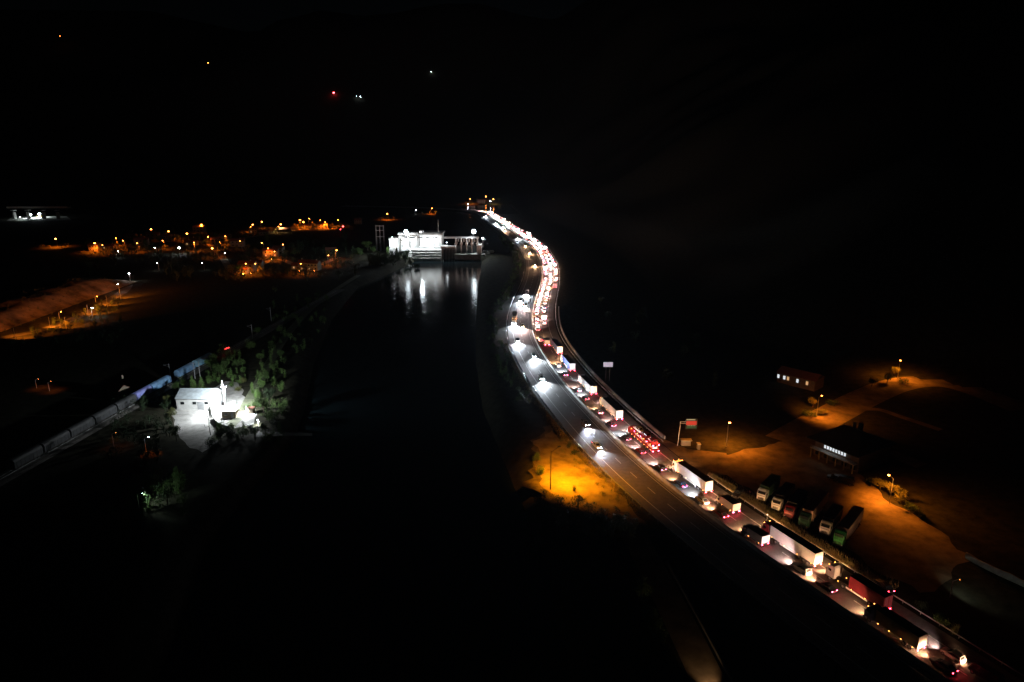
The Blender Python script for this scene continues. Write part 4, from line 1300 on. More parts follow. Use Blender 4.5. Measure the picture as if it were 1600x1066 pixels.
flood(614, 371, -2, 400, 'added lamp lighting the annex and the trees left of it', 1, .3, 24000, ((0, .5, -.6), (-1, -.2, -.45)), key='h')  # added lamp, brightens annex front, pylon and nearby trees
flood(740.5, 362, 9, 383, 'floodlight on the right end of the weir, heads clustered to imitate its glare', 7, .66, 22000, ((-.9, -.3, -.5), (-.6, -1, -1.2)), key='b')
flood(754.5, 372.5, 12, 386, 'smaller floodlight on the right shore beside the weir', 1, .9, 9000, ((.1, -1, -1),), key='c')
flood(657.5, 362.8, 5, 365, 'small floodlight on the roof edge of the power station', 2, .4, 6000, ((.6, -.9, -1),), key='d')
flood(679, 368.5, 1.5, 387, 'small lamp over the apron of the power station', 1, .35, 10000, ((0, .55, -.8), (0, -.5, -1)), key='e')
flood(664, 369, 1.5, 387, 'second small lamp over the apron of the power station', 1, .35, 10000, ((0, .55, -.8), (0, -.5, -1)), key='e')
flood(698, 379, 2, 385, 'small lamp above the steel gates', 1, .35, 2500, ((0, -.2, -1),), key='g')
# lattice portal pylons left of the station
t = thing('portal_pylon', 'tall steel lattice portal left of the white power station', 'pylon', P(595, 392))
Hh = V(595, 352, P(595, 392).y).z
def leg(m, x):
    for sx in (-.5, .5):
        m.tube((x + sx, 0, 0), (x + sx * .6, 0, Hh), .14, n=4)
    k = 0.0
    while k < Hh - 2:
        m.tube((x - .5, 0, k), (x + .45, 0, k + 1.8), .05, n=3); k += 1.8
for x in (-3.6, 0, 3.6):
    part(t, 'leg', None, lambda m: leg(m, x), STEEL)
for z in (.55, .8, .97):
    part(t, 'cross_beam', None, lambda m: m.box((0, 0, Hh * z), (8, .4, .4)), STEEL)

# ------------------------------------------------------------------ lit yard on the left bank
YARDW = mat('yard_concrete', (.28, .27, .26), .9, var=.35, scale=.4, bump=.2)
sheet('compound_yard', [(268, 640), (275, 612), (335, 606), (352, 596), (372, 598), (388, 628), (402, 648), (396, 664), (350, 672), (345, 690), (318, 706), (296, 700), (280, 680)], .02, YARDW, rough=.7)
a = P(277, 640); b_ = P(333, 640)
ww = b_.x - a.x
t = thing('gabled_shed', 'white gabled shed with pale sheet roof in the floodlit yard', 'building', (a + b_) / 2)
dd = 9.5; hh = 4.2; rh = 2.2
part(t, 'wall', None, lambda m: (m.box((0, dd / 2, hh / 2), (ww, dd, hh)), m.add([(sx * ww / 2, y, z) for sx in (-1, 1) for y, z in ((0, hh), (dd, hh), (dd / 2, hh + rh))], [(0, 2, 1), (3, 4, 5)])), WHITEWALL)
SHEETM = mat('roof_sheet_pale', (.42, .47, .50), .45, .3, var=.2, scale=.8)
for sg in (0, 1):
    r_ = part(t, 'roof_panel', None, lambda m: m.box((0, dd * (.25 + .5 * sg), hh + rh / 2 + .06), (ww + .8, hypot(dd / 2, rh) + .5, .12), rx=(1 - 2 * sg) * atan2(rh, dd / 2)), SHEETM)
for k in range(3):
    part(t, 'window', 'sh', lambda m: m.box((0, 0, 0), (1.3, .08, 1.0)), GLASS, (-ww / 3 + k * ww / 3, -.03, 2.5))
part(t, 'door', 'sh', lambda m: m.box((0, 0, 1.5), (2.4, .08, 3)), STEEL, (ww * .17, -.03, 0.03))
t = thing('pump_house', 'small tan block-built hut with flat roof beside the floodlight mast', 'building', P(358, 653.5))
part(t, 'wall', None, lambda m: m.box((0, 1.6, 1.25), (4.9, 3.2, 2.5)), mat('tan_block', (.30, .25, .17), .9, var=.25, scale=1.2))
part(t, 'roof', None, lambda m: m.box((0, 1.6, 2.6), (5.5, 3.8, .2)), WHITEWALL)
part(t, 'door', None, lambda m: m.box((1.2, -.03, 1.05), (.95, .08, 2.05)), STEEL)
part(t, 'window', None, lambda m: m.box((-1, -.03, 1.5), (1.1, .08, .8)), GLASS)
t = thing('guard_hut', 'small brown hut at the right end of the floodlit yard', 'hut', P(392, 646.5))
part(t, 'wall', None, lambda m: m.box((0, .9, 1), (1.9, 1.8, 2)), PLASTER)
part(t, 'roof', None, lambda m: m.box((0, .9, 2.07), (2.3, 2.2, .14)), ROOFT)
# curved wall
cl = smooth_line([P(331, 637), P(332.5, 650), P(337, 662), P(347, 669), P(360, 673)], 1, 0)
t = thing('curved_wall', 'curved grey retaining wall with railing below the tan hut', 'wall', cl[0])
def cw(m, z0, z1, wd):
    rs = []
    for i, p in enumerate(cl):
        d = (cl[min(len(cl) - 1, i + 1)] - cl[max(0, i - 1)]).normalized(); nr = Vector((d.y, -d.x, 0)) * wd / 2
        q = p - cl[0]
        rs.append([q - nr + Vector((0, 0, z0)), q + nr + Vector((0, 0, z0)), q + nr + Vector((0, 0, z1)), q - nr + Vector((0, 0, z1))])
    m.loft(rs)
part(t, 'wall_body', None, lambda m: cw(m, -.1, 1.6, .5), CONCRETE)
part(t, 'coping', None, lambda m: cw(m, 1.6, 1.72, .7), WHITEWALL)
part(t, 'handrail', None, lambda m: cw(m, 2.5, 2.56, .06), STEEL)
for i in range(0, len(cl), 4):
    part(t, 'baluster', 'cw', lambda m: m.tube((0, 0, 1.7), (0, 0, 2.52), .03, n=4), STEEL, cl[i] - cl[0])
# floodlight mast and lamps of the yard
def yard_lamp(px, base_py, top_py, label, n, r, power, aims, cone=160, hd=WHITE_GLOW, gr='lamps of the floodlit yard'):
    q = P(px, base_py); h = V(px, top_py, q.y).z
    t = thing('floodlight', label, 'floodlight', q, group=gr)
    part(t, 'pole', ('yl', round(h, 1)), lambda m: m.tube((0, 0, -.2), (0, 0, h + .4), .12, .08), WHITEWALL)
    for k in range(n):
        part(t, 'lamp_head', ('yl', r), lambda m: m.box((0, 0, .12), (r * 2.2, r * 1.8, .16)), STEEL, ((k - (n - 1) / 2) * r * 2.6, -.25, h + .12))
        part(t, 'lamp_glass', ('yl', r), lambda m: m.sphere((0, 0, 0), r * .8, 7, 4, sz=.7), hd, ((k - (n - 1) / 2) * r * 2.6, -.25, h))
    for j, a in enumerate(aims):
        light(t, 'flood_beam', 'SPOT', ('yl', px, j, power), (0, -.3, h - .6), power, (.9, .97, 1.0), a, cone, .8, .3)
    return t
yard_lamp(355, 646, 604, 'main floodlight on the tall white mast in the yard, a glaring white patch', 3, .28, 27000, ((.15, -.1, -1), (-.9, .2, -.6), (-.7, 1, -.05), (.6, 1, -.02), (.6, 1, -.02)))
yard_lamp(386, 646, 635.5, 'small white lamp beside the brown hut', 1, .2, 16000, ((0, -.2, -1),))
yard_lamp(404, 664, 656, 'white lamp among the bushes at the right of the yard', 1, .24, 4000, ((-.4, 0, -1), (-.6, -1, -.7)))
yard_lamp(326, 655, 642, 'added lamp lighting the front of the white shed', 1, .14, 2600, ((-.7, .35, -.8),))  # added lamp, brightens the shed's front wall
q = P(352, 640)
t = thing('antenna_mast', 'thin white mast with a short cross bar rising above the tan hut', 'mast', q)
hm = V(352, 594, q.y).z
part(t, 'pole', None, lambda m: m.tube((0, 0, -.1), (0, 0, hm), .13, .05), WHITEWALL)
part(t, 'cross_bar', None, lambda m: m.box((0, 0, hm * .86), (1.2, .06, .06)), WHITEWALL)
q = P(329, 680)
t = thing('utility_pole', 'dark leaning pole with bracket below the white shed', 'pole', q)
hm = V(329, 641, q.y).z
part(t, 'pole', None, lambda m: m.tube((0, 0, -.3), (-.3, 0, hm), .12, .09), DARK)
part(t, 'bracket', None, lambda m: (m.tube((-.1, 0, hm * .35), (-1.2, -.4, hm * .33), .06), m.tube((-1.2, -.4, hm * .33), (-1.5, -.4, hm * .45), .06)), DARK)
# red signal and its post
q = P(361, 556); hs_ = V(361, 543.5, q.y).z
t = thing('railway_signal', 'glowing red railway signal bar above the floodlit yard', 'signal', q)
part(t, 'post', None, lambda m: m.tube((0, 0, -.2), (0, 0, hs_), .09), STEEL)
part(t, 'lamp_glass', None, lambda m: m.box((0, -.12, hs_ + .05), (2.3, .16, .34)), emit('signal_bar_red', (1.0, .03, .03), 9.0))
for v_ in t.children:
    if v_.name.startswith('lamp_glass'):
        v_.rotation_euler = (0, radians(-22), 0)
# utility boxes and machinery in the yard
for px, py, lb, c, d3 in ((343, 634, 'grey transformer box left of the floodlight mast', STEEL, (1.4, 1.1, 1.6)), (349, 633, 'small dark cabinet at the foot of the floodlight mast', CHASSIS, (.8, .6, 1.3)), (367, 632, 'white cabinet right of the floodlight mast', WHITEWALL, (1.0, .7, 1.4))):
    t = thing('equipment_cabinet', lb, 'cabinet', P(px, py), group='cabinets round the floodlight mast')
    part(t, 'housing', lb, lambda m: m.box((0, 0, d3[2] / 2), d3), c)
    part(t, 'lid', lb, lambda m: m.box((0, 0, d3[2] + .04), (d3[0] + .15, d3[1] + .15, .08)), STEEL)
# ------------------------------------------------------------------ railway: track, wagons, catenary
ra = P(20, 738); rb = P(345, 556); rdir = (rb - ra).normalized(); rn = Vector((rdir.y, -rdir.x, 0)); rang = atan2(rdir.y, rdir.x)
mb = MB()
for off_, wz, z, mm in ((0, 5.2, .05, 0),):
    A = ra - rdir * 60; B = rb + rdir * 160
    mb.add([A - rn * wz / 2 + Vector((0, 0, .3)), A + rn * wz / 2 + Vector((0, 0, .3)), B + rn * wz / 2 + Vector((0, 0, .3)), B - rn * wz / 2 + Vector((0, 0, .3))], [(0, 1, 2, 3)])
    mb.add([A + rn * 2.6 + Vector((0, 0, .3)), A + rn * 4 + Vector((0, 0, -.05)), B + rn * 4 + Vector((0, 0, -.05)), B + rn * 2.6 + Vector((0, 0, .3))], [(0, 1, 2, 3)])
structure('railway_ballast', mb, mat('ballast', (.14, .13, .12), .95, var=.4, scale=2, bump=.6))
mb = MB()
for sg in (-.72, .72):
    c = (ra + rb) / 2 + rdir * 50
    mb.box(c + rn * sg + Vector((0, 0, .38)), ((rb - ra).length + 210, .08, .15), rz=rang)
structure('railway_rails', mb, STEEL)
tr_blue = mat('wagon_blue', (.2, .37, .6), .5, var=.25, scale=.5)
tr_cyan = mat('wagon_cyan', (.22, .43, .58), .5, var=.25, scale=.5)
tr_violet = mat('wagon_violet', (.28, .31, .72), .5, var=.2, scale=.5)
tr_grey_unlit = mat('wagon_grey_unlit', (.05, .052, .056), .6, var=.3, scale=.5)  # grey darkened to stand for wagons the floodlight does not reach
wl_ = [(318, 570, 'rearmost blue railway wagon, upper end of the train', tr_cyan, 12.5), (296, 582, 'pale blue railway wagon behind the green conifer', tr_blue, 11.5), (268, 599, 'blue railway wagon left above the white shed', tr_blue, 12.0), (252, 608, 'violet-blue railway wagon left of the white shed', tr_violet, 9.0), (233, 619, 'dim cyan railway wagon down the line from the violet one', tr_grey_unlit, 10.5), (207, 633, 'unlit grey railway wagon, third of the dark ones down the line', tr_grey_unlit, 11)]
sp = (P(318, 566) - ra).dot(rdir) + 2
cur = sp
for k, (px, py, lb, m_, L) in enumerate(wl_ + [(0, 0, 'unlit grey railway wagon following down the line, fourth from the violet one', tr_grey_unlit, 11), (0, 0, 'unlit grey railway wagon farther down, next to last', tr_grey_unlit, 11), (0, 0, 'last barely visible railway wagon toward the left edge', tr_grey_unlit, 11)]):
    gap = 2.0 if k == 1 else (6.5 if k == 2 else .7)
    cur -= gap
    t = thing('freight_wagon', lb, 'railway wagon', ra + rdir * (cur - L / 2) + Vector((0, 0, .455)), rang - pi / 2, 'wagons of the train on the left bank')
    cur -= L
    def bodyw(m):
        pf = [(-1.35, .95), (-1.4, 2.8), (-1.05, 3.45), (-.4, 3.75), (.4, 3.75), (1.05, 3.45), (1.4, 2.8), (1.35, .95)]
        m.loft([[(x, y, z) for x, z in pf] for y in (-L / 2, L / 2)])
        for i in range(7):
            y = -L / 2 + (i + .5) * L / 7
            m.box((1.42, y, 1.9), (.06, .1, 1.8)); m.box((-1.42, y, 1.9), (.06, .1, 1.8)); m.box((0, y, 3.77), (.9, .08, .05))
    part(t, 'wagon_body', L, bodyw, m_)
    part(t, 'underframe', L, lambda m: m.box((0, 0, .8), (2.3, L + .3, .3)), CHASSIS)
    for sy in (-1, 1):
        for dy in (-.9, .9):
            for sx in (-1, 1):
                part(t, 'wheel', 'rw', lambda m: m.tube((-.07, 0, 0), (.07, 0, 0), .45, n=12), CHASSIS, (sx * .72, sy * (L / 2 - 2) + dy, .45))
for px, py, tp, lb in ((267, 592, 568, 'catenary mast left of the blue wagons'), (305, 592, 566, 'left catenary mast of the pair behind the conifer'), (313, 590, 565, 'right catenary mast of the pair behind the conifer'), (424, 502, 480, 'catenary mast beside the dim riverside track'), (395, 530, 507, 'catenary mast left of the riverside track')):
    q = P(px, py); h = V(px, tp, q.y).z
    t = thing('catenary_mast', lb, 'mast', q, rang)
    part(t, 'pole', round(h, 1), lambda m: m.tube((0, 0, -.2), (0, 0, h), .14, .1), STEEL)
    part(t, 'bracket', round(h, 1), lambda m: (m.tube((0, 0, h * .92), (0, 2.6, h * .88), .05), m.tube((0, 0, h * .75), (0, 2.4, h * .87), .04)), STEEL)
# small orange lit spots below the village side
street_lamp(232, 683, 'white-lit lamp above the small orange patch in the dark gardens', h=6, power=1300, r=.13, cone=70, glow=WHITE_GLOW, key=('g1',))
street_lamp(190, 603, 'shaded lamp at the brown wall left of the train', h=4, power=420, r=.05, cone=110, key=('g2',))
street_lamp(60, 592, 'left shaded lamp in the dark fields', h=4, power=420, r=.05, cone=130, key=('g3',))
street_lamp(80, 596, 'right shaded lamp in the dark fields', h=4, power=420, r=.05, cone=110, key=('g3',))
street_lamp(181, 676, 'dim shaded lamp left of the orange garden patch', h=5, power=130, r=.05, cone=130, key=('g4',))
house(187, 618, 'low cottage with brown wall left of the train', w_=7, d_=5, st=1, rz=-.5)
street_lamp(222, 770, 'added unseen white lamp that lights the lower left shrubs', h=4.5, power=1700, r=.03, cone=150, col=(.8, 1, .9), glow=WHITE_GLOW, key=('g5',), aim=(1, .3, -.35))  # added lamp with its glass kept tiny, brightens the green foliage
# ------------------------------------------------------------------ yellow-lit yard and side road below the motorway
q = P(860, 765); h = V(860, 705, q.y).z
t = thing('street_lamp', 'tall dark pole standing in the yellow-lit riverside yard', 'street lamp', q)
part(t, 'pole', None, lambda m: m.tube((0, 0, -.3), (0, 0, h), .16, .10), DARK)
part(t, 'arm', None, lambda m: m.tube((0, 0, h - .4), (2.2, 2.2, h + .25), .06), DARK)
part(t, 'lamp_head', None, lambda m: m.box((2.4, 2.4, h + .3), (.9, .5, .2)), DARK)
tgt = P(902, 747) - q
light(t, 'lamp_light', 'SPOT', 'yard', (2.6, 2.6, h + .05), 80000, (1.0, 0.31, 0.003), tgt - Vector((2.6, 2.6, h)), 142, 1.0, .3)
for px, py, w_, h_, lb in ((846, 741, 3.2, 3.6, 'round yellow-lit bush left of the tall dark pole'), (838, 722, 3.0, 4.2, 'yellow-lit bush above the one beside the tall dark pole'), (898, 712, 2.2, 2.2, 'dark shrub by the motorway rail above the yellow yard'), (889, 700, 2.0, 2.4, 'dark shrub at the top corner of the yellow yard'),
                           (898, 768, 1.4, 2.2, 'small dark sapling at the lower edge of the yellow pool'), (905, 779, 1.2, 1.6, 'smaller sapling right below the first one')):
    tree(px, py, w_, h_, 'bush', 1 if w_ > 2.5 else 2, lb, group='shrubs round the yellow-lit yard', cat='shrub')
g = scatter_px(828, 985, 782, 844, 44, 3.5, 6, lambda p: proj(p)[1] > 776 + max(0, proj(p)[0] - 860) * .30)
wood('yard_edge_wood', g, 2, 200)
g = []
for k in range(46):
    s = R.uniform(133, 184); p, _ = at(s, R.uniform(-21, -15.5))
    tr = R.uniform(1.2, 2.4)
    g.append((p.x, p.y, tr, tr * R.uniform(.5, .9)))
wood('verge_scrub', g, 3, 160)
# the car whose beam lights the bottom of the side road (below the frame)
c = make_car('car on the side road at the bottom edge, its warm beam on the asphalt', 'grey', 'hatch', lod=1)
L = c['_l']
i0 = max(range(len(side_line)), key=lambda i: -abs(proj(side_line[i])[1] - 1118))
p0, p1 = side_line[i0], side_line[i0 - 2]
light(c, 'headlight_beam', 'SPOT', 'side', (0, L + .1, .7), 3600, (1.0, .58, .28), (0, 1, -.22), 60, 1, .2)
c.location = p0
c.rotation_euler = (0, 0, atan2((p1 - p0).y, (p1 - p0).x) - pi / 2)
del c['_l']
for i, (px, py, w_, h_) in enumerate(((1012, 966, 4, 4.5), (1022, 985, 4, 4.4), (1030, 1006, 4, 4), (1036, 1030, 4.5, 4.2), (1044, 1052, 4, 4), (996, 1002, 3, 3.5), (1003, 930, 4, 5))):
    tree(px, py, w_, h_, 'bush', i % 3, '%s roadside bush left of the side road at the bottom' % ('highest', 'second', 'third', 'fourth', 'lowest', 'small detached', 'dim uppermost')[i], group='bushes along the side road', cat='shrub')
mb = MB()
vs = [p.copy() for p in side_line]
for i in range(len(vs) // 2 + 4, len(vs)):
    a_, b_ = vs[i - 1], vs[i]
    d = (b_ - a_).normalized(); n_ = Vector((-d.y, d.x, 0)) * 4.0
    mb.box((a_ + b_) / 2 + n_ + Vector((0, 0, .35)), ((b_ - a_).length, .3, .7), rz=atan2(d.y, d.x))
mb.v = [(x - vs[0].x, y - vs[0].y, z) for x, y, z in mb.v]
ob('kerb_wall', mb.mesh('kerb_wall', [MATS['old_concrete']]), None, (vs[0].x, vs[0].y, 0), label='low concrete wall along the right of the side road at the bottom', category='wall')

# ------------------------------------------------------------------ lorry park
LP = 'lorries parked side by side in the lorry park'
def parked(fx, fy, rx, ry, label, cab, box, kind='semi', side='curtain', roof=None):
    a = P(fx, fy, .02); b_ = P(rx, ry, .02)
    t = make_truck(label, cab, box, kind, lights='off', side=side, roof=roof, group=LP)
    L = t['_l']; del t['_l']
    d = (a - b_).normalized()
    t.location = a - d * L
    t.rotation_euler = (0, 0, atan2(d.y, d.x) - pi / 2)
parked(1188, 785, 1214, 757, 'parked truck with white-lit grille and green tarpaulin, leftmost of the parked row', 'white', 'dark_green', kind='mid', roof='dark_green')
parked(1211, 800, 1238, 768, 'parked truck with white-lit grille and black trailer, second from the left', 'white', 'black', kind='mid', roof='black')
parked(1231, 812, 1256, 780, 'parked truck with dark red cab and black trailer', 'dark_red', 'black', kind='mid', roof='black')
parked(1254, 826, 1282, 790, 'parked truck with dark green cab and long brown trailer roof', 'dark_green', 'tan', roof='dark_red')
parked(1287, 838, 1312, 802, 'parked truck with pale cab and black-roofed trailer, third from the right', 'pale_grey', 'black', kind='mid', roof='black')
parked(1308, 855, 1340, 812, 'parked truck with bright green cab and wide tan trailer, rightmost of the parked row', 'green', 'tan', roof='tan')
c = make_car('dark car parked alone left of the lorry row', 'black', 'suv', lights='off'); put_px(c, 1158, 772); c.rotation_euler = (0, 0, 2.4); c.location = P(1158, 770, .02)
c = make_car('dark car parked at the hedge beyond the orange-lit forecourt', 'black', 'sedan', lights='off'); del c['_l']; c.rotation_euler = (0, 0, 1.0); c.location = P(1318, 752, .02)
c = make_car('black van parked beside the dark car at the hedge', 'black', 'van', lights='off', cat='van'); del c['_l']; c.rotation_euler = (0, 0, 1.0); c.location = P(1334, 759, .02)

# service building
a = P(1266, 712); b_ = P(1334, 741)
d = (b_ - a).normalized(); nb = Vector((-d.y, d.x, 0))
ang = atan2(d.y, d.x)
FW = (b_ - a).length; FD = 17.0; FH = 6.2
t = thing('restaurant_building', 'two-storey roadside building with big dark hipped roof and lit balcony', 'building', a, ang)
DW = mat('dark_wall', (.10, .075, .055), .85, var=.25, scale=.8)
part(t, 'wall', None, lambda m: m.box((FW / 2, FD / 2 + 1.2, FH / 2), (FW, FD - 1.2, FH)), DW)
def hip(m):
    o = 1.3
    A = [(-o, -o, FH), (FW + o, -o, FH), (FW + o, FD + o, FH), (-o, FD + o, FH), (FW * .3, FD / 2, FH + 4), (FW * .7, FD / 2, FH + 4)]
    B = [(x, y, z - .25) for x, y, z in A[:4]]
    m.add(A + B, [(0, 1, 5, 4), (1, 2, 5), (2, 3, 4, 5), (3, 0, 4), (6, 9, 8, 7), (0, 6, 7, 1), (1, 7, 8, 2), (2, 8, 9, 3), (3, 9, 6, 0)])
r_ = part(t, 'roof', None, hip, ROOFD)
for k, (x, y) in enumerate(((FW * .35, FD * .75), (FW * .42, FD * .82), (FW * .47, FD * .80))):
    part(r_, 'chimney', None, lambda m: m.box((x, y, FH + 3.1), (.7, .7, 2.4)), DW)
part(t, 'balcony_floor', None, lambda m: m.box((FW / 2, .3, 2.95), (FW, 1.9, .22)), CONCRETE)
part(t, 'balcony_rail', None, lambda m: [m.box((FW / 2, -.55, 3.95), (FW, .06, .07))] + [m.box((x * .6 + .2, -.55, 3.5), (.04, .04, .9)) for x in range(int(FW / .6))], STEEL)
for k in range(8):
    f = part(t, 'window', 'rb', lambda m: m.box((0, 0, 0), (.62, .07, 1.7)), LITW, (FW * .26 + k * .95, 1.16, 4.6))
part(t, 'window', None, lambda m: m.box((0, 0, 0), (2.2, .07, .35)), LITW, (FW * .14, 1.16, 5.5))
for k in range(5):
    part(t, 'window', 'rg', lambda m: m.box((0, 0, 0), (1.5, .07, 1.6)), GLASS, (1.6 + k * 3.0, 1.16, 1.5))
for k in range(6):
    part(t, 'column', 'rb', lambda m: m.box((0, 0, 1.42), (.3, .3, 2.84)), CONCRETE, (.4 + k * (FW - .8) / 5, -.3, 0.0))
light(t, 'balcony_light', 'SPOT', 'bal', (FW * .4, .2, 5.6), 60, (.85, .95, 1), (0, .2, -1), 150, 1, .1)
# upper house with five lit windows
a = P(1213, 597); b_ = P(1272, 612)
d = (b_ - a).normalized(); FW2 = (b_ - a).length
t = thing('long_house', 'long dark hillside house with a row of five lit windows', 'house', a, atan2(d.y, d.x))
part(t, 'wall', None, lambda m: m.box((FW2 / 2, 4, 2.2), (FW2, 8, 4.4)), DW)
def gab(m):
    for sg in (-1, 1):
        m.box((FW2 / 2, 4 + sg * 2.2, 5.2), (FW2 + .8, 5.0, .15), rx=-sg * .38)
part(t, 'roof', None, gab, ROOFT)
for k, (f_, cl_) in enumerate(((.04, LITW), (.2, LITW), (.3, LIT), (.55, LITW), (.8, LIT))):
    part(t, 'window', 'lh', lambda m: m.box((0, 0, 0), (.9 if k != 1 else .4, .08, 1.5)), cl_, (FW2 * f_, -.03, 2.7))
# lamps of the rest area
RG = 'sodium lamps of the rest area'
street_lamp(1407, 563, 'orange street lamp among trees, highest above the rest area', h=8, power=11000, r=.3, rz=1, group=RG, col=(1.0, .25, .014), cone=165, key=('r1',))
street_lamp(1284, 618, 'orange street lamp behind the roadside building, lighting the dirt road', h=8, power=10000, r=.2, rz=.5, group=RG, col=(1.0, .25, .014), cone=165, key=('r2',), aim=(.5, -.1, -1))
street_lamp(1389, 742, 'orange street lamp standing in the hedge right of the lorry park', h=8, power=13000, r=.3, rz=2, group=RG, col=(1.0, .25, .014), cone=165, key=('r3',), aim=(-.35, -.15, -1))
street_lamp(1140, 660, 'orange street lamp beside the slip road, right of the gantry sign', h=8, power=15000, r=.38, rz=1, group=RG, col=(1.0, .25, .014), cone=165, key=('r4',))
q = P(1198, 818)
t = thing('marker_post', 'short lit post on the verge above the dark red cab', 'post', P(1198, 814))
part(t, 'post', None, lambda m: m.tube((0, 0, -.1), (0, 0, 1.7), .06), STEEL)
part(t, 'lamp_glass', None, lambda m: m.sphere((0, 0, 1.8), .13, 6, 4), emit('post_glow', (1, .6, .35), 8))
# gantry sign
q = P(1058.5, 696); hg = V(1060, 659, q.y).z
t = thing('gantry_sign', 'one-armed white gantry holding a dark road sign with red and white panels', 'road sign', q)
part(t, 'post', None, lambda m: m.tube((0, 0, -.2), (.5, 0, hg + .1), .17, .14), WHITEWALL)
part(t, 'arm', None, lambda m: (m.tube((.4, 0, hg), (5.4, 0, hg - .1), .13), m.tube((.4, 0, hg - .6), (5.4, 0, hg - .6), .09)), WHITEWALL)
a0 = V(1071.5, 654, q.y) - q; a1 = V(1088.5, 670, q.y) - q
bd = part(t, 'sign_board', None, lambda m: m.box(((a0.x + a1.x) / 2, -.25, (a0.z + a1.z) / 2), (a1.x - a0.x, .12, a0.z - a1.z)), mat('sign_dark', (.02, .04, .03), .6, var=.1))
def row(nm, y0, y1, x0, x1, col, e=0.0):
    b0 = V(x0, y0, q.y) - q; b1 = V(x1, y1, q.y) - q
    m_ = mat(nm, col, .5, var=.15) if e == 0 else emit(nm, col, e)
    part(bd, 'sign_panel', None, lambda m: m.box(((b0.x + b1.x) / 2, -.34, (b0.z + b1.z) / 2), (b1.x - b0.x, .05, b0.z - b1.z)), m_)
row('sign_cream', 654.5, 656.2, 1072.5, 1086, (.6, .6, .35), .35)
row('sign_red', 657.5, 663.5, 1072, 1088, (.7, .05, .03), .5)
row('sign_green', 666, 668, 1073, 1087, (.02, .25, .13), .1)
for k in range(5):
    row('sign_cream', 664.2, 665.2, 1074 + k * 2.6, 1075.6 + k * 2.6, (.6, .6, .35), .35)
for px, py, lb, wv in ((1072, 697, 'white-topped booth right of the gantry post', 3.6), (1092, 703, 'grey cabinet beside the slip road', 1.0)):
    t = thing('roadside_booth', lb, 'booth', P(px, py))
    part(t, 'housing', lb, lambda m: m.box((0, .6, .9), (wv * .8, 1.2, 1.8)), CONCRETE)
    part(t, 'lid', lb, lambda m: m.box((0, .6, 1.9), (wv, 1.7, .25)), WHITEWALL)
# small pale sign board beside the motorway
q = P(950, 596); a0 = V(943, 566, q.y) - q; a1 = V(957.5, 573.5, q.y) - q
t = thing('road_sign', 'small pale blank sign board alone in the dark right of the motorway', 'road sign', q)
for sx in (.3, .7):
    part(t, 'post', None, lambda m: m.tube((a0.x + (a1.x - a0.x) * sx, 0.1, -.2), (a0.x + (a1.x - a0.x) * sx, .1, a0.z), .09), CHASSIS)
part(t, 'sign_board', None, lambda m: m.box(((a0.x + a1.x) / 2, 0, (a0.z + a1.z) / 2), (a1.x - a0.x, .1, a0.z - a1.z)), emit('sign_white_emissive', (.62, .64, .85), .42))  # board emits its own even pale colour
# car with red tail lamps beyond the rail
c = make_car('car beyond the guard rail with two red tail lamps lit', 'black', 'sedan', lights='tail')
put_px(c, 1392, 927); c.location = P(1392, 929, 0); c.rotation_euler = (0, 0, atan2(*reversed((at(92, 0)[0] - at(98, 0)[0]).xy)) + pi / 2 - .3)
# pale wall at the right edge
wp = smooth_line([P(1508, 872), P(1530, 884), P(1558, 898), P(1580, 908), P(1640, 935)], 1, 0)
t0_ = wp[0]
mb = MB(); rs = []
for i, p in enumerate(wp):
    dd_ = (wp[min(len(wp) - 1, i + 1)] - wp[max(0, i - 1)]).normalized(); nr = Vector((dd_.y, -dd_.x, 0)) * .2
    z = 1.5 + .5 * noise.noise(p * .3)
    rs.append([p - t0_ - nr, p - t0_ + nr, p - t0_ + nr + Vector((0, 0, z)), p - t0_ - nr + Vector((0, 0, z))])
mb.loft(rs)
ob('stone_wall', mb.mesh('stone_wall', [CONCRETE]), None, t0_, label='pale rough wall at the right edge below the dirt forecourt', category='wall')
street_lamp(1500, 905, 'dim shaded lamp before the pale wall at the right edge', h=4.5, power=330, r=.04, cone=150, col=(.9, 1, .85), key=('w1',), aim=(.9, .25, -.35), name='shaded_lamp')

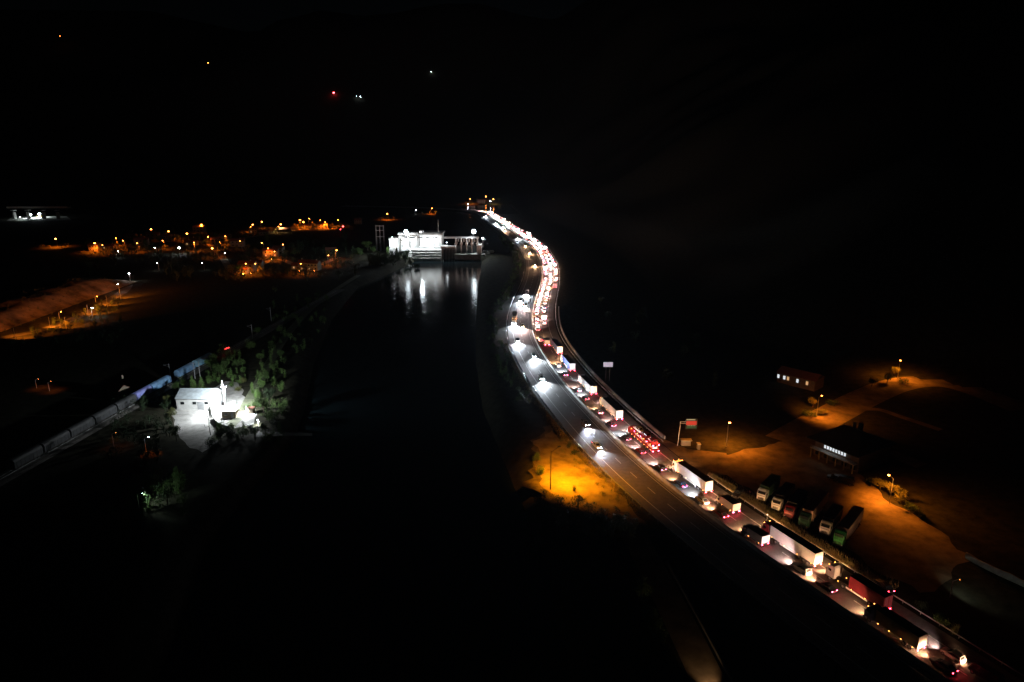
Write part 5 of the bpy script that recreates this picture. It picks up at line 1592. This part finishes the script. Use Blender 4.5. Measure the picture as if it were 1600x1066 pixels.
# ------------------------------------------------------------------ trees and bushes in the light
tr = [(1398, 588, 5, 5, 'round', 3, 'orange-lit tree beside the highest rest-area lamp'), (1386, 598, 5, 4, 'round', 0, 'tree left below the highest rest-area lamp'), (1410, 600, 4, 3.5, 'bush', 0, 'bush right below the highest rest-area lamp'), (1362, 604, 5, 4, 'round', 2, 'dim tree left of the dirt road bend'),
      (1270, 636, 4.5, 4, 'round', 3, 'dim reddish tree left of the lamp behind the building'), (1280, 648, 5, 3, 'bush', 3, 'bush under the lamp behind the building'), (1262, 650, 5, 3, 'bush', 0, 'bush left of the dirt road mouth'), (1298, 634, 5, 3, 'bush', 0, 'bush right of the lamp behind the building'),
      (1375, 766, 5, 4, 'round', 3, 'round hedge tree left of the hedge lamp'), (1392, 774, 5.5, 4, 'round', 3, 'hedge tree right under the hedge lamp'), (1408, 786, 5, 3.8, 'round', 3, 'hedge tree right of the hedge lamp'), (1362, 758, 4, 3, 'bush', 0, 'bush at the left end of the hedge'), (1422, 798, 4.5, 3, 'bush', 0, 'dim bush at the right end of the hedge'), (1440, 808, 3.5, 2.4, 'bush', 2, 'small dark bush beyond the hedge end'),
      (303, 614, 3.8, 7.5, 'cone', 1, 'bright green conifer behind the white shed'), (316, 613, 3.6, 6.8, 'cone', 1, 'darker green conifer right beside the bright one'), (343, 590, 6, 7, 'round', 0, 'broad tree behind the floodlight mast'), (330, 580, 6, 6, 'round', 1, 'green tree above the conifers'),
      (395, 616, 3, 5, 'tall', 1, 'slim green tree above the brown hut'), (404, 630, 4, 6.5, 'round', 1, 'green tree right of the brown hut'), (412, 645, 5, 7, 'round', 0, 'taller tree right of the yard lamp'), (424, 632, 6, 7, 'round', 2, 'dark tree at the right of the yard'), (362, 604, 2.6, 2.4, 'bush', 1, 'yellow-green bush right of the mast'), (372, 612, 3, 3, 'bush', 3, 'brownish bush on the rocky bank'), (380, 598, 3.4, 3.4, 'bush', 3, 'upper brownish bush on the rocky bank'),
      (345, 686, 4.5, 4.5, 'bush', 2, 'dark bush left below the floodlit yard'), (362, 684, 5, 5, 'bush', 2, 'dark bush in front of the yard, second from left'), (380, 682, 5, 4.6, 'bush', 0, 'bush in front of the yard, third from left'), (398, 680, 5, 5, 'bush', 2, 'bush in front of the yard, fourth from left'), (415, 676, 5, 5, 'bush', 0, 'bush at the right end of the yard front'), (330, 700, 5, 4.5, 'bush', 2, 'dark bush below the leaning pole'), (432, 668, 5, 5, 'bush', 2, 'outermost bush right of the yard'),
      (270, 660, 5, 6, 'round', 3, 'dim olive tree at the left wall of the yard'), (276, 690, 5, 6, 'round', 0, 'dim tree left of the lower yard'), (262, 636, 4, 5, 'round', 3, 'dim tree behind the gable of the white shed'), (390, 545, 6, 5.5, 'bush', 1, 'dim green bush at the start of the riverside track'), (402, 526, 6, 6, 'round', 0, 'dim tree left of the riverside track'),
      (240, 775, 6, 7, 'round', 1, 'dim green tree of the lower left cluster'), (262, 790, 6, 8, 'round', 0, 'dark green tree right in the lower left cluster'), (222, 782, 5, 4, 'bush', 1, 'pale leafy bush left in the lower left cluster'), (280, 770, 5, 8, 'tall', 0, 'tall slim tree right of the lower left cluster'), (252, 760, 5, 6, 'round', 3, 'upper tree of the lower left cluster'),
      (231, 716, 3.4, 3.0, 'bush', 3, 'orange-lit garden bush under the small lamp'), (228, 728, 3, 2.6, 'bush', 0, 'dim bush below the orange-lit garden bush'), (180, 692, 4, 3, 'bush', 3, 'dim reddish bush left of the garden lamp'),
      (1472, 975, 4.2, 3.0, 'bush', 1, 'green bush above the guard rail in the lower right'), (1492, 990, 2.4, 2.6, 'bush', 3, 'dry bush right of the green one in the lower right'), (1440, 950, 3, 2, 'bush', 2, 'dark low bush left of the green one'),
      (105, 512, 4, 4, 'round', 3, 'dark tree before the orange slope'), (82, 520, 4, 3.6, 'bush', 0, 'bush at the foot of the orange slope'), (128, 505, 4, 3.5, 'bush', 2, 'dark bush at the right end of the large slope'), (20, 538, 5, 4, 'bush', 2, 'dark bush at the left edge below the hillside road'), (60, 530, 4.5, 3.5, 'bush', 2, 'dark bush right of the one at the left edge'),
      (575, 392, 14, 10, 'round', 1, 'broad floodlit green tree left of the pylons'), (562, 402, 12, 9, 'round', 0, 'green tree left of the broad floodlit one'), (584, 396, 8, 7, 'round', 0, 'small green tree at the foot of the pylons'), (606, 401, 7, 9, 'tall', 1, 'bright yellow-green tree at the annex'), (621, 404, 7, 10, 'cone', 2, 'dark pointed tree before the white hall'), (632, 405, 6, 6, 'bush', 1, 'pale green bush before the white hall'), (641, 408, 7, 9, 'cone', 2, 'dark tree at the left edge of the apron'), (652, 412, 7, 8, 'round', 2, 'dark tree overhanging the water by the apron'),
      (755, 383, 6, 5, 'round', 1, 'bright green tree under the right shore floodlight'), (763, 382, 6, 4, 'bush', 0, 'bush right of the shore floodlight')]
tr += [(288, 606, 4, 5, 'round', 1, 'green tree left of the bright conifer'), (276, 614, 4, 5, 'round', 0, 'dim green tree over the gable of the white shed'), (328, 600, 3.5, 3.5, 'bush', 1, 'green bush right of the darker conifer'), (336, 574, 6, 6.5, 'round', 1, 'broad green tree below the red railway signal'),
       (352, 580, 6, 6, 'round', 0, 'tree right below the red railway signal'), (372, 572, 5, 5, 'bush', 0, 'bush left of the riverside track'), (410, 612, 4, 5, 'round', 1, 'green tree right of the riverside track mouth'), (418, 596, 4, 4.5, 'round', 0, 'tree on the river side of the track'), (426, 578, 4, 4, 'bush', 1, 'green bush on the river side of the track'),
       (440, 556, 4, 4, 'bush', 0, 'dim bush on the river side of the track'), (408, 566, 4.5, 4.5, 'round', 1, 'green tree left of the middle of the track'), (424, 545, 4.5, 4.5, 'round', 0, 'dim tree left of the upper track'), (438, 522, 5, 5, 'round', 1, 'dim green tree by the upper track'), (462, 498, 5, 5, 'bush', 0, 'low bush at the far part of the track'), (482, 478, 6, 6, 'round', 0, 'farthest dim tree of the riverside track'),
       (388, 640, 3, 3, 'bush', 1, 'light green bush behind the brown hut'), (400, 642, 3.5, 4.5, 'round', 1, 'light green tree beside the brown hut'), (420, 655, 4, 4.5, 'bush', 1, 'green bush right of the lamp among the bushes')]
for px, py, w_, h_, kd, lf, lb in tr:
    tree(px, py, w_, h_, kd, lf, lb, dense=1400 if px < 440 and py > 520 else 900, cat='shrub' if kd == 'bush' else 'tree')
# village trees: each a tree, sizes large enough to catch the lamps
TL = {}
for k, (px, py) in enumerate(((140, 388), (158, 384), (166, 388), (182, 372), (190, 376), (196, 383), (206, 380), (214, 379), (228, 384), (250, 380), (258, 372), (276, 378), (306, 374), (320, 384), (338, 376), (345, 392), (360, 380), (384, 372), (404, 370), (418, 378), (372, 432), (362, 428), (410, 428), (428, 410), (446, 404), (460, 400), (512, 404), (522, 402), (536, 372), (548, 362), (746, 316), (764, 320), (780, 316), (726, 322))):
    kd = R.choice(['round', 'round', 'tall'])
    nh = min(HLAB, key=lambda q: hypot(q[0] - px, (q[1] - py) * 2))
    sd_ = ('left of', 'right of')[px > nh[0]] if abs(px - nh[0]) > 5 else ('behind', 'before')[py > nh[1]]
    lb = '%s %s the %s' % ('slim poplar' if kd == 'tall' else 'tree', sd_, nh[2])
    TL[lb] = TL.get(lb, 0) + 1
    lb = ('', 'second ', 'third ', 'fourth ')[TL[lb] - 1] + lb
    tree(px, py, R.uniform(7, 11), R.uniform(6, 10), kd, R.choice([0, 1, 3]), ' '.join(lb.split()[:15]), group='trees among the village houses', dense=500)
# dark woods
ok_r = lambda p: (lambda so: so[1] > 20 or so[1] < -20)(locate(p))
w1 = scatter_px(575, 660, 398, 416, 46, 6, 11, lambda p: p.y < DAM_Y - 4 and p.x < lerp_tab(RIV, p.y)[0] - 1)
wood('river_bank_wood', w1, 2, 300)
w2 = []
for k in range(34):
    s = R.uniform(184, 430); p, _ = at(s, R.uniform(30, 80))
    if s < 380 and R.random() < .5:
        continue
    w_ = R.uniform(4, 8); w2.append((p.x, p.y, w_, w_ * R.uniform(.7, 1.2)))
wood('roadside_wood', w2, 2, 260)
w3 = []
for k in range(190):
    s = R.uniform(215, 740); p, _ = at(s, R.uniform(-24, -17.5))
    if p.x < lerp_tab(RIV, p.y)[1] + 1 and p.y < DAM_Y + 60:
        continue
    w_ = R.uniform(2.5, 4.5); w3.append((p.x, p.y, w_, w_ * R.uniform(.6, .9)))
wood('river_side_wood', w3, 0, 220)
w4 = scatter_px(130, 560, 352, 440, 190, 6, 12)
wood('village_grove', w4, 2, 140)
w5 = scatter_px(0, 190, 470, 540, 60, 3, 6, lambda p: height(p.x, p.y) < .4 and (p - HILL_A).dot(Vector((-(HILL_B - HILL_A).normalized().y, (HILL_B - HILL_A).normalized().x, 0))) < -14)
wood('hillside_scrub', w5, 2, 160)
w9 = []
for px, py in VLP:
    q = P(px, py, 8.5)
    for k in range(7):
        a_ = R.uniform(0, 6.28); d_ = R.uniform(3.5, 15); w_ = R.uniform(3, 6.5)
        x_, y_ = q.x + d_ * cos(a_) * 1.3, q.y + d_ * sin(a_) - 2
        if abs(locate(Vector((x_, y_, 0)))[1]) > 20:
            w9.append((x_, y_, w_, w_ * R.uniform(.7, 1.1)))
wood('village_garden_scrub', w9, 3, 200)
# scrub on the orange slopes
w6 = []
u_ = (HILL_B - HILL_A).normalized()
for k in range(420):
    p = HILL_A + u_ * R.uniform(0, (HILL_B - HILL_A).length * 1.1) + Vector((-u_.y, u_.x, 0)) * R.uniform(2, 36)
    w_ = R.uniform(.8, 2.6); w6.append((p.x, p.y, w_, w_ * .8))
wood('slope_scrub', w6, 3, 90)
w7 = scatter_px(330, 360, 548, 585, 12, 3.5, 6)
wood('railway_scrub', w7, 0, 220)
w10 = (scatter_px(400, 446, 556, 664, 46, 2.2, 4.5, lambda p: p.x < lerp_tab(RIV, p.y)[0] - 2) + scatter_px(322, 384, 556, 600, 34, 2.2, 4.2, lambda p: (p - ra).dot(rn) > 6)
       + scatter_px(340, 440, 670, 692, 30, 2.2, 4.0) + scatter_px(425, 520, 455, 556, 40, 2.5, 5, lambda p: p.x < lerp_tab(RIV, p.y)[0] - 2))
wood('bank_scrub', w10, 1, 260)
w11 = scatter_px(170, 300, 752, 806, 36, 2.5, 5)
wood('lower_garden_scrub', w11, 1, 260)
w8 = scatter_px(170, 268, 628, 740, 44, 3, 6)
wood('garden_scrub', w8, 2, 200)
# tall dry grass on the verge between the motorway and the lorry park
grass = MB()
for k in range(9000):
    s = R.uniform(85, 147); off = 14.5 + abs(R.gauss(0, 1.6))
    p, _ = at(s, off)
    hgt = R.uniform(.3, 1.3); a_ = R.uniform(0, 6.28); wd = R.uniform(.03, .08)
    dx, dy = wd * cos(a_), wd * sin(a_)
    lx, ly = R.uniform(-.25, .25), R.uniform(-.25, .25)
    grass.add([(p.x - dx, p.y - dy, 0), (p.x + dx, p.y + dy, 0), (p.x + lx, p.y + ly, hgt)], [(0, 1, 2)])
for k in range(5000):
    s = R.uniform(120, 300); off = -14.8 - abs(R.gauss(0, 1.2))
    p, _ = at(s, off)
    hgt = R.uniform(.2, .6); a_ = R.uniform(0, 6.28); wd = R.uniform(.03, .07)
    dx, dy = wd * cos(a_), wd * sin(a_)
    grass.add([(p.x - dx, p.y - dy, 0), (p.x + dx, p.y + dy, 0), (p.x + R.uniform(-.2, .2), p.y + R.uniform(-.2, .2), hgt)], [(0, 1, 2)])
ob('verge_grass', grass.mesh('verge_grass', [mat('dry_grass', (.26, .21, .09), .8, var=.3, scale=1)]), None, kind='stuff')

# ------------------------------------------------------------------ night haze
hm_ = bpy.data.materials.new('night_haze')
hm_.use_nodes = True
n_ = hm_.node_tree
for k in list(n_.nodes):
    if k.type == 'BSDF_PRINCIPLED':
        n_.nodes.remove(k)
pv = n_.nodes.new('ShaderNodeVolumePrincipled')
pv.inputs['Color'].default_value = (.6, .8, 1, 1)
pv.inputs['Density'].default_value = 0.000016
pv.inputs['Anisotropy'].default_value = .55
n_.links.new(pv.outputs[0], [k for k in n_.nodes if k.type == 'OUTPUT_MATERIAL'][0].inputs['Volume'])
mb = MB()
mb.box((0, 1700, 495), (12010, 8420, 1010))
ob('haze', mb.mesh('haze', [hm_]), None, kind='stuff')
